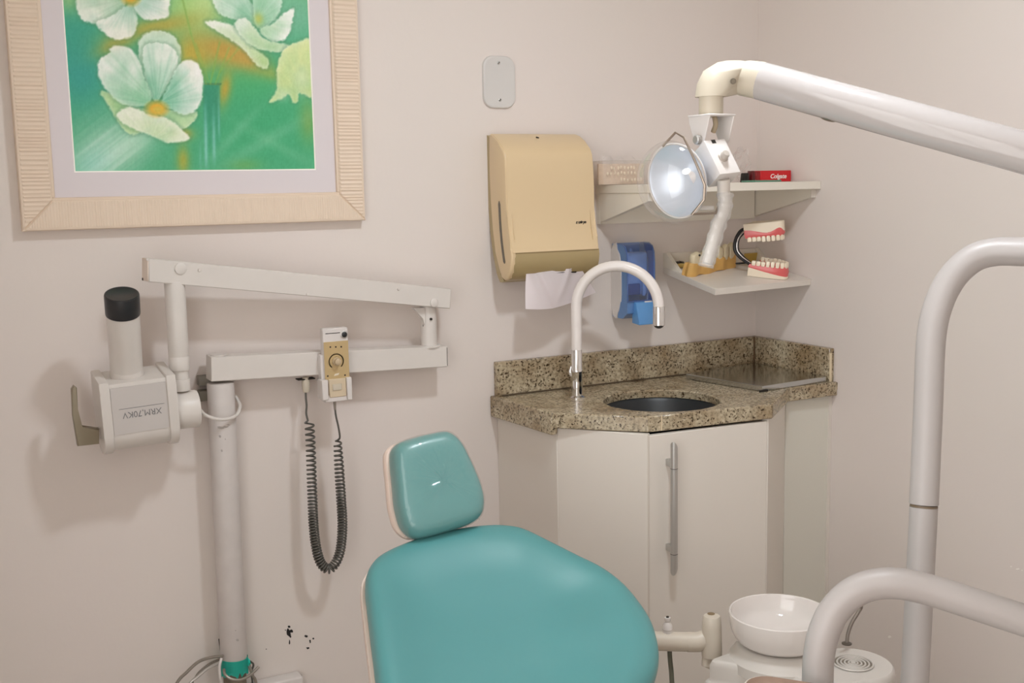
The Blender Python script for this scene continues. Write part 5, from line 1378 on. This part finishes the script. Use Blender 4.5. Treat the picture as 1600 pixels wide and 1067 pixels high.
bm = NB(); zcl = (Eend_z - .062) / 2; obox(bm, colp + UP * zcl, Fh * .16, Rh * .045, UP * zcl, .02, 3); du.part('column', bm, M_unit)
bm = NB(); obox(bm, colp + UP * .02, Fh * .20, Rh * .13, UP * .02, .01, 2); du.part('column_foot', bm, M_unit)
# instrument tray under the tray arm: only its near rim shows
tzp = dp(1200, 1057, 1.78)
tc_ = V(tzp.x, tzp.y, tzp.z)
tcorner = on(1163, 1064, z=tzp.z); tfar = on(1192, 1056, z=tzp.z); tright = on(1268, 1067.5, z=tzp.z)
ru = (tright - tfar).normalized(); rv = UP.cross(ru)
if rv.dot(F_) > 0: rv = -rv
ctr_t = tfar + ru * .12 + rv * .085
def trayring(hw, hh, r, z):
    return [ctr_t + ru * x + rv * y + V(0, 0, z) for x, y in rrect(hw, hh, r)]
tr_ = du.part('instrument_tray', rings_mesh(NB(), [trayring(.13, .078, .03, -.014), trayring(.138, .084, .034, -.008), trayring(.142, .087, .036, 0), trayring(.139, .084, .034, .001), trayring(.134, .080, .030, -.004), trayring(.130, .076, .028, -.008)]), M_tray, label='instrument tray with a pale rim')
du.part('tray_liner', rings_mesh(NB(), [trayring(.1388, .0838, .034, .0016), trayring(.1345, .0803, .031, -.0030), trayring(.1295, .0755, .0275, -.0065)], False, True), M_traymat, parent=tr_)
ab_ = arm_pts[0]
du.part('tray_bracket', hull(NB(), [ab_ + ru * a + rv * b + UP * c for a in (-.03, .03) for b in (-.03, .03) for c in (0, .02)] + [ctr_t + ru * a + rv * b + UP * c for a in (-.04, .04) for b in (-.04, .04) for c in (-.02, -.0145)]), M_unit)

# ================================================================== OPERATING LAMP
A_, B_ = dp(1189, 126.5, 1.80), dp(1600, 238.5, 1.62)
adir = (B_ - A_).normalized()
Eend = A_ + (B_ - A_) * 1.43
lamp = Thing('operating_lamp', 'white dental operating lamp on a long tubular arm over the sink', 'lamp', V(Eend.x, Eend.y, Eend.z))
rA = .0302
lamp.part('arm', cyl(NB(), A_, Eend, rA, 48, .001), M_armwhite)
lamp.part('arm_joint', hull(NB(), [Eend + d for d in (V(.05, 0, .05), V(-.05, 0, .05), V(0, .05, .05), V(0, -.05, .05), V(.05, 0, -.06), V(-.05, 0, -.06), V(0, .05, -.06), V(0, -.05, -.06))]), M_cream)
q = dp(1295, 184, 1.755)
lamp.part('arm_stop', ball(NB(), q, .016, (1, .8, .35), 20, 12, Matrix.Rotation(0, 3, 'X') @ adir.to_track_quat('X', 'Z').to_matrix()), M_brownsteel)
# elbow casting: sleeve + block over the neck
ln = 1.80
u_, v_ = frame_of(adir)
def ringp(c, r, n=28, a=u_, b=v_): return [c + a * (r * math.cos(k * 2 * PI / n)) + b * (r * math.sin(k * 2 * PI / n)) for k in range(n)]
sl0 = dp(1160, 121, 1.81)
bm = NB(); rings_mesh(bm, [ringp(sl0, .0270), ringp(sl0 + adir * .004, .0286), ringp(A_ - adir * .006, .0296), ringp(A_ + adir * .001, .0301)])
lamp.part('elbow_sleeve', bm, M_cream)
nx = 1110.5; px2m = ln / 1750
neck_b = dp(nx, 180, ln); neck_t = dp(nx, 148, ln)
blk = ringp(dp(nx + 1, 151.5, ln), 25.5 * px2m, 28, Rh, Fh) + ringp(dp(nx + 4, 131, ln), 25.5 * px2m, 28, Rh, Fh) + ringp(dp(1120, 116, ln), 22 * px2m, 28, (Rh - UP * .25).normalized(), Fh) + ringp(dp(1132, 117, 1.805), 22.5 * px2m, 28, (Rh * .5 - UP * .85).normalized(), Fh) + ringp(dp(1141, 117.5, 1.808), .0240, 28, (Rh * .25 - UP * .97).normalized(), Fh)
blk = [p for p in blk] + ringp(dp(1150, 118.5, 1.812), .0252) + ringp(dp(1163, 122, 1.806), .0262)
elb = lamp.part('elbow', hull(NB(), blk), M_cream, label='cream elbow casting', ang=62)
nrm_e = (CAM - dp(1145, 127, 1.8)).normalized()
q = dp(1145.5, 127, 1.80 - .0285)
lamp.part('elbow_screw', lathe(NB(), [(.0050, -.004), (.0050, .0012), (.0035, .0014), (.003, .0002), (0, .0002)], q, nrm_e, 18, False), mat('screw_dark', srgb(120, 112, 98), .5, metal=.4), parent=elb)
lamp.part('neck', lathe(NB(), [(19 * px2m, 0), (19 * px2m, .034), (0, .034)], dp(nx + .5, 179, ln), UP, 32), M_cream)
# fork bracket: bent plate
def cp(px, py, dd): return dp(px, py, ln + dd)
def plate(pts, back, b=.0012):
    return prism(NB(), pts, back, b, 1)
thk = .003
wv = (R_ * 35.4 - D_ * 6.5 * 1 + F_ * 18.9) * px2m      # box width vector
# image down is +D_
wv = (R_ * 35.4 + D_ * (-6.5) + F_ * 18.9) * px2m
lv_ = (R_ * 21 + D_ * 55 + F_ * (-20.4)) * px2m
dv_ = (R_ * (-13) + D_ * 16 + F_ * 29.8) * px2m
fl_c = dp(1100, 219.5, ln - .030)                        # front face, top-left corner of the box
box_c = fl_c + wv / 2 + lv_ / 2 + dv_ / 2
wh, lh, dh = wv.normalized(), lv_.normalized(), dv_.normalized()
Wx = V(wh.x, wh.y, 0).normalized()                       # fork's cross direction, level
Wy = UP.cross(Wx)
if Wy.dot(F_) < 0: Wy = -Wy
ftop = dp(1112, 181, ln)
fw2 = .0275
bm = NB(); obox(bm, ftop, Wx * fw2, Wy * .027, UP * .0016, .001, 1)
fk = lamp.part('fork_plate', bm, M_enamel)
for sgn in (-1, 1):
    c = ftop + Wx * (fw2 - .0015) * sgn
    poly = [c + Wy * a + UP * z for a, z in ((-.027, 0), (.027, 0), (.024, -.012), (.012, -.040), (.006, -.047), (-.008, -.047), (-.014, -.040))]
    lamp.part('fork_flange', prism(NB(), poly, Wx * (.003 * -sgn), .0008, 1), M_enamel)
piv = ftop + Wx * (-fw2 - .001) + UP * (-.038) + Wy * (-.002)
lamp.part('pivot_bolt', lathe(NB(), [(.0075, -.003), (.0075, .005), (.006, .0065), (0, .007)], piv, -Wx, 20), M_alu)
lamp.part('lamp_cable', tube(NB(), cr([ftop + UP * .002 - Wy * .006, ftop - UP * .014 - Wy * .010, ftop - UP * .026 - Wy * .004], 5), .0042, 10), mat('cable_tan', srgb(176, 160, 134), .5))
bm = NB(); obox(bm, box_c, wv / 2, lv_ / 2, dv_ / 2, .0012, 2)
bx_ = lamp.part('housing', bm, M_enamel)
q = dp(1114, 209, ln - .032)
lamp.part('cable_hole', obox(NB(), fl_c + wv * .42 + dv_ * .02 + lv_ * .0 - dh * .0002 + lh * .004, wh * .005, lh * .004, dh * .0006, .001, 2), M_darkgap, parent=bx_)
q = fl_c + wv * .50 + lv_ * .53
kb = lamp.part('switch_knob', lathe(NB(), [(.0085, 0), (.0085, .002), (.0070, .003), (.0062, .010), (.005, .0115), (0, .012)], q, -dh, 22), mat('knob_grey', srgb(176, 168, 160), .4), parent=bx_)
# reflector dish facing out over the patient
ax = (R_ * -.745 + D_ * .24 - F_ * .62).normalized()
rc_ = dp(1057, 283, ln - .012)
Rr_ = 57 * px2m
prof = []
for k in range(15):
    a = k / 14
    prof.append((Rr_ * a, .034 * (a * a) - .034))
dish = [(r, h) for r, h in prof]
back = [(r * 1.0 + .0015, h - .0025) for r, h in prof[::-1]][:-1]
bm = lathe(NB(), dish + [(Rr_ + .0012, .0005)] + back + [(0, -.0368)], rc_, ax, 48, False)
rf = lamp.part('reflector', bm, M_refl, label='pale mirrored reflector dish')
lamp.part('reflector_rim', tube(NB(), [rc_ + (frame_of(ax)[0] * math.cos(a) + frame_of(ax)[1] * math.sin(a)) * (Rr_ + .0006) for a in [k * 2 * PI / 48 for k in range(49)]], .0016, 6, False), M_enamel, parent=rf)
lamp.part('bulb', lathe(NB(), [(.0, .0), (.005, .0), (.005, .012), (.0035, .016), (0, .017)], rc_ - ax * .034 - UP * .0 + D_ * -.012, ax, 16, False), mat('halogen_glass', (.9, .92, .95), .12, emit=((1.0, 1.0, .95), .5)), parent=rf)
# clear protective dome in front
dcn = rc_ - ax * .004
Rd = 64 * px2m
bm = NB(); pr_ = []
for k in range(13):
    a = k / 12 * PI / 2; pr_.append((Rd * math.cos(a), .046 * math.sin(a)))
pr_[-1] = (0, .046)
lathe(bm, pr_, dcn + ax * .012, ax, 48, False)
lamp.part('clear_dome', bm, M_clear, label='clear plastic dome over the reflector')
lamp.part('dome_flange', lathe(NB(), [(Rd, 0), (Rd, .0015), (Rd - .006, .0015), (Rd - .006, 0), (Rd, 0)], dcn + ax * .011, ax, 48, False), M_clear)
# bent wire guard
g = [dp(1035, 229, ln - .03), dp(1055.5, 207, ln - .035), dp(1068.5, 214.5, ln - .05), dp(1083, 245, ln - .062), dp(1093, 268, ln - .068), dp(1101, 289, ln - .070), dp(1100, 312, ln - .066), dp(1081, 334.5, ln - .050), dp(1118, 333, ln - .03), dp(1124, 319, ln - .012)]
lamp.part('wire_guard', tube(NB(), g, .0021, 8), M_brownsteel)
lamp.part('guard_tab', obox(NB(), dp(1104, 325, ln - .012), R_ * .012, D_ * .0035, F_ * .003, .0015, 2), M_unit)
lamp.part('mount_arm', tube(NB(), [rc_ - ax * .036, (rc_ - ax * .05).lerp(box_c, .5), box_c], [.012, .010, .010], 14), M_enamel)
# grip with a clear sleeve
gr = cr([fl_c + lv_ * 1.0 + wv * .42 + dv_ * .45, dp(1131, 305, ln - .02), dp(1131, 325, ln - .02), dp(1121, 352, ln - .022), dp(1112, 385, ln - .025), dp(1105, 412, ln - .027)], 6)
n_ = len(gr)
lamp.part('grip', tube(NB(), gr, [.0105 - .0022 * i / n_ for i in range(n_)], 18), mat('grip_grey', srgb(205, 199, 192), .4))
sv = cr([dp(1133, 302, ln - .02), dp(1132, 325, ln - .02), dp(1122.5, 352, ln - .022), dp(1113, 385, ln - .025), dp(1104.5, 411, ln - .027), dp(1103, 417, ln - .027)], 6)
bm = NB(); n_ = len(sv); rnd = random.Random(6)
tube(bm, sv, [.0122 + .0012 * math.sin(i * 1.7) + rnd.uniform(-.0008, .0010) for i in range(n_)], 20, False)
sl_ = lamp.part('plastic_sleeve', bm, M_sleeve, smooth=True, label='clear crinkled plastic sleeve over the grip')
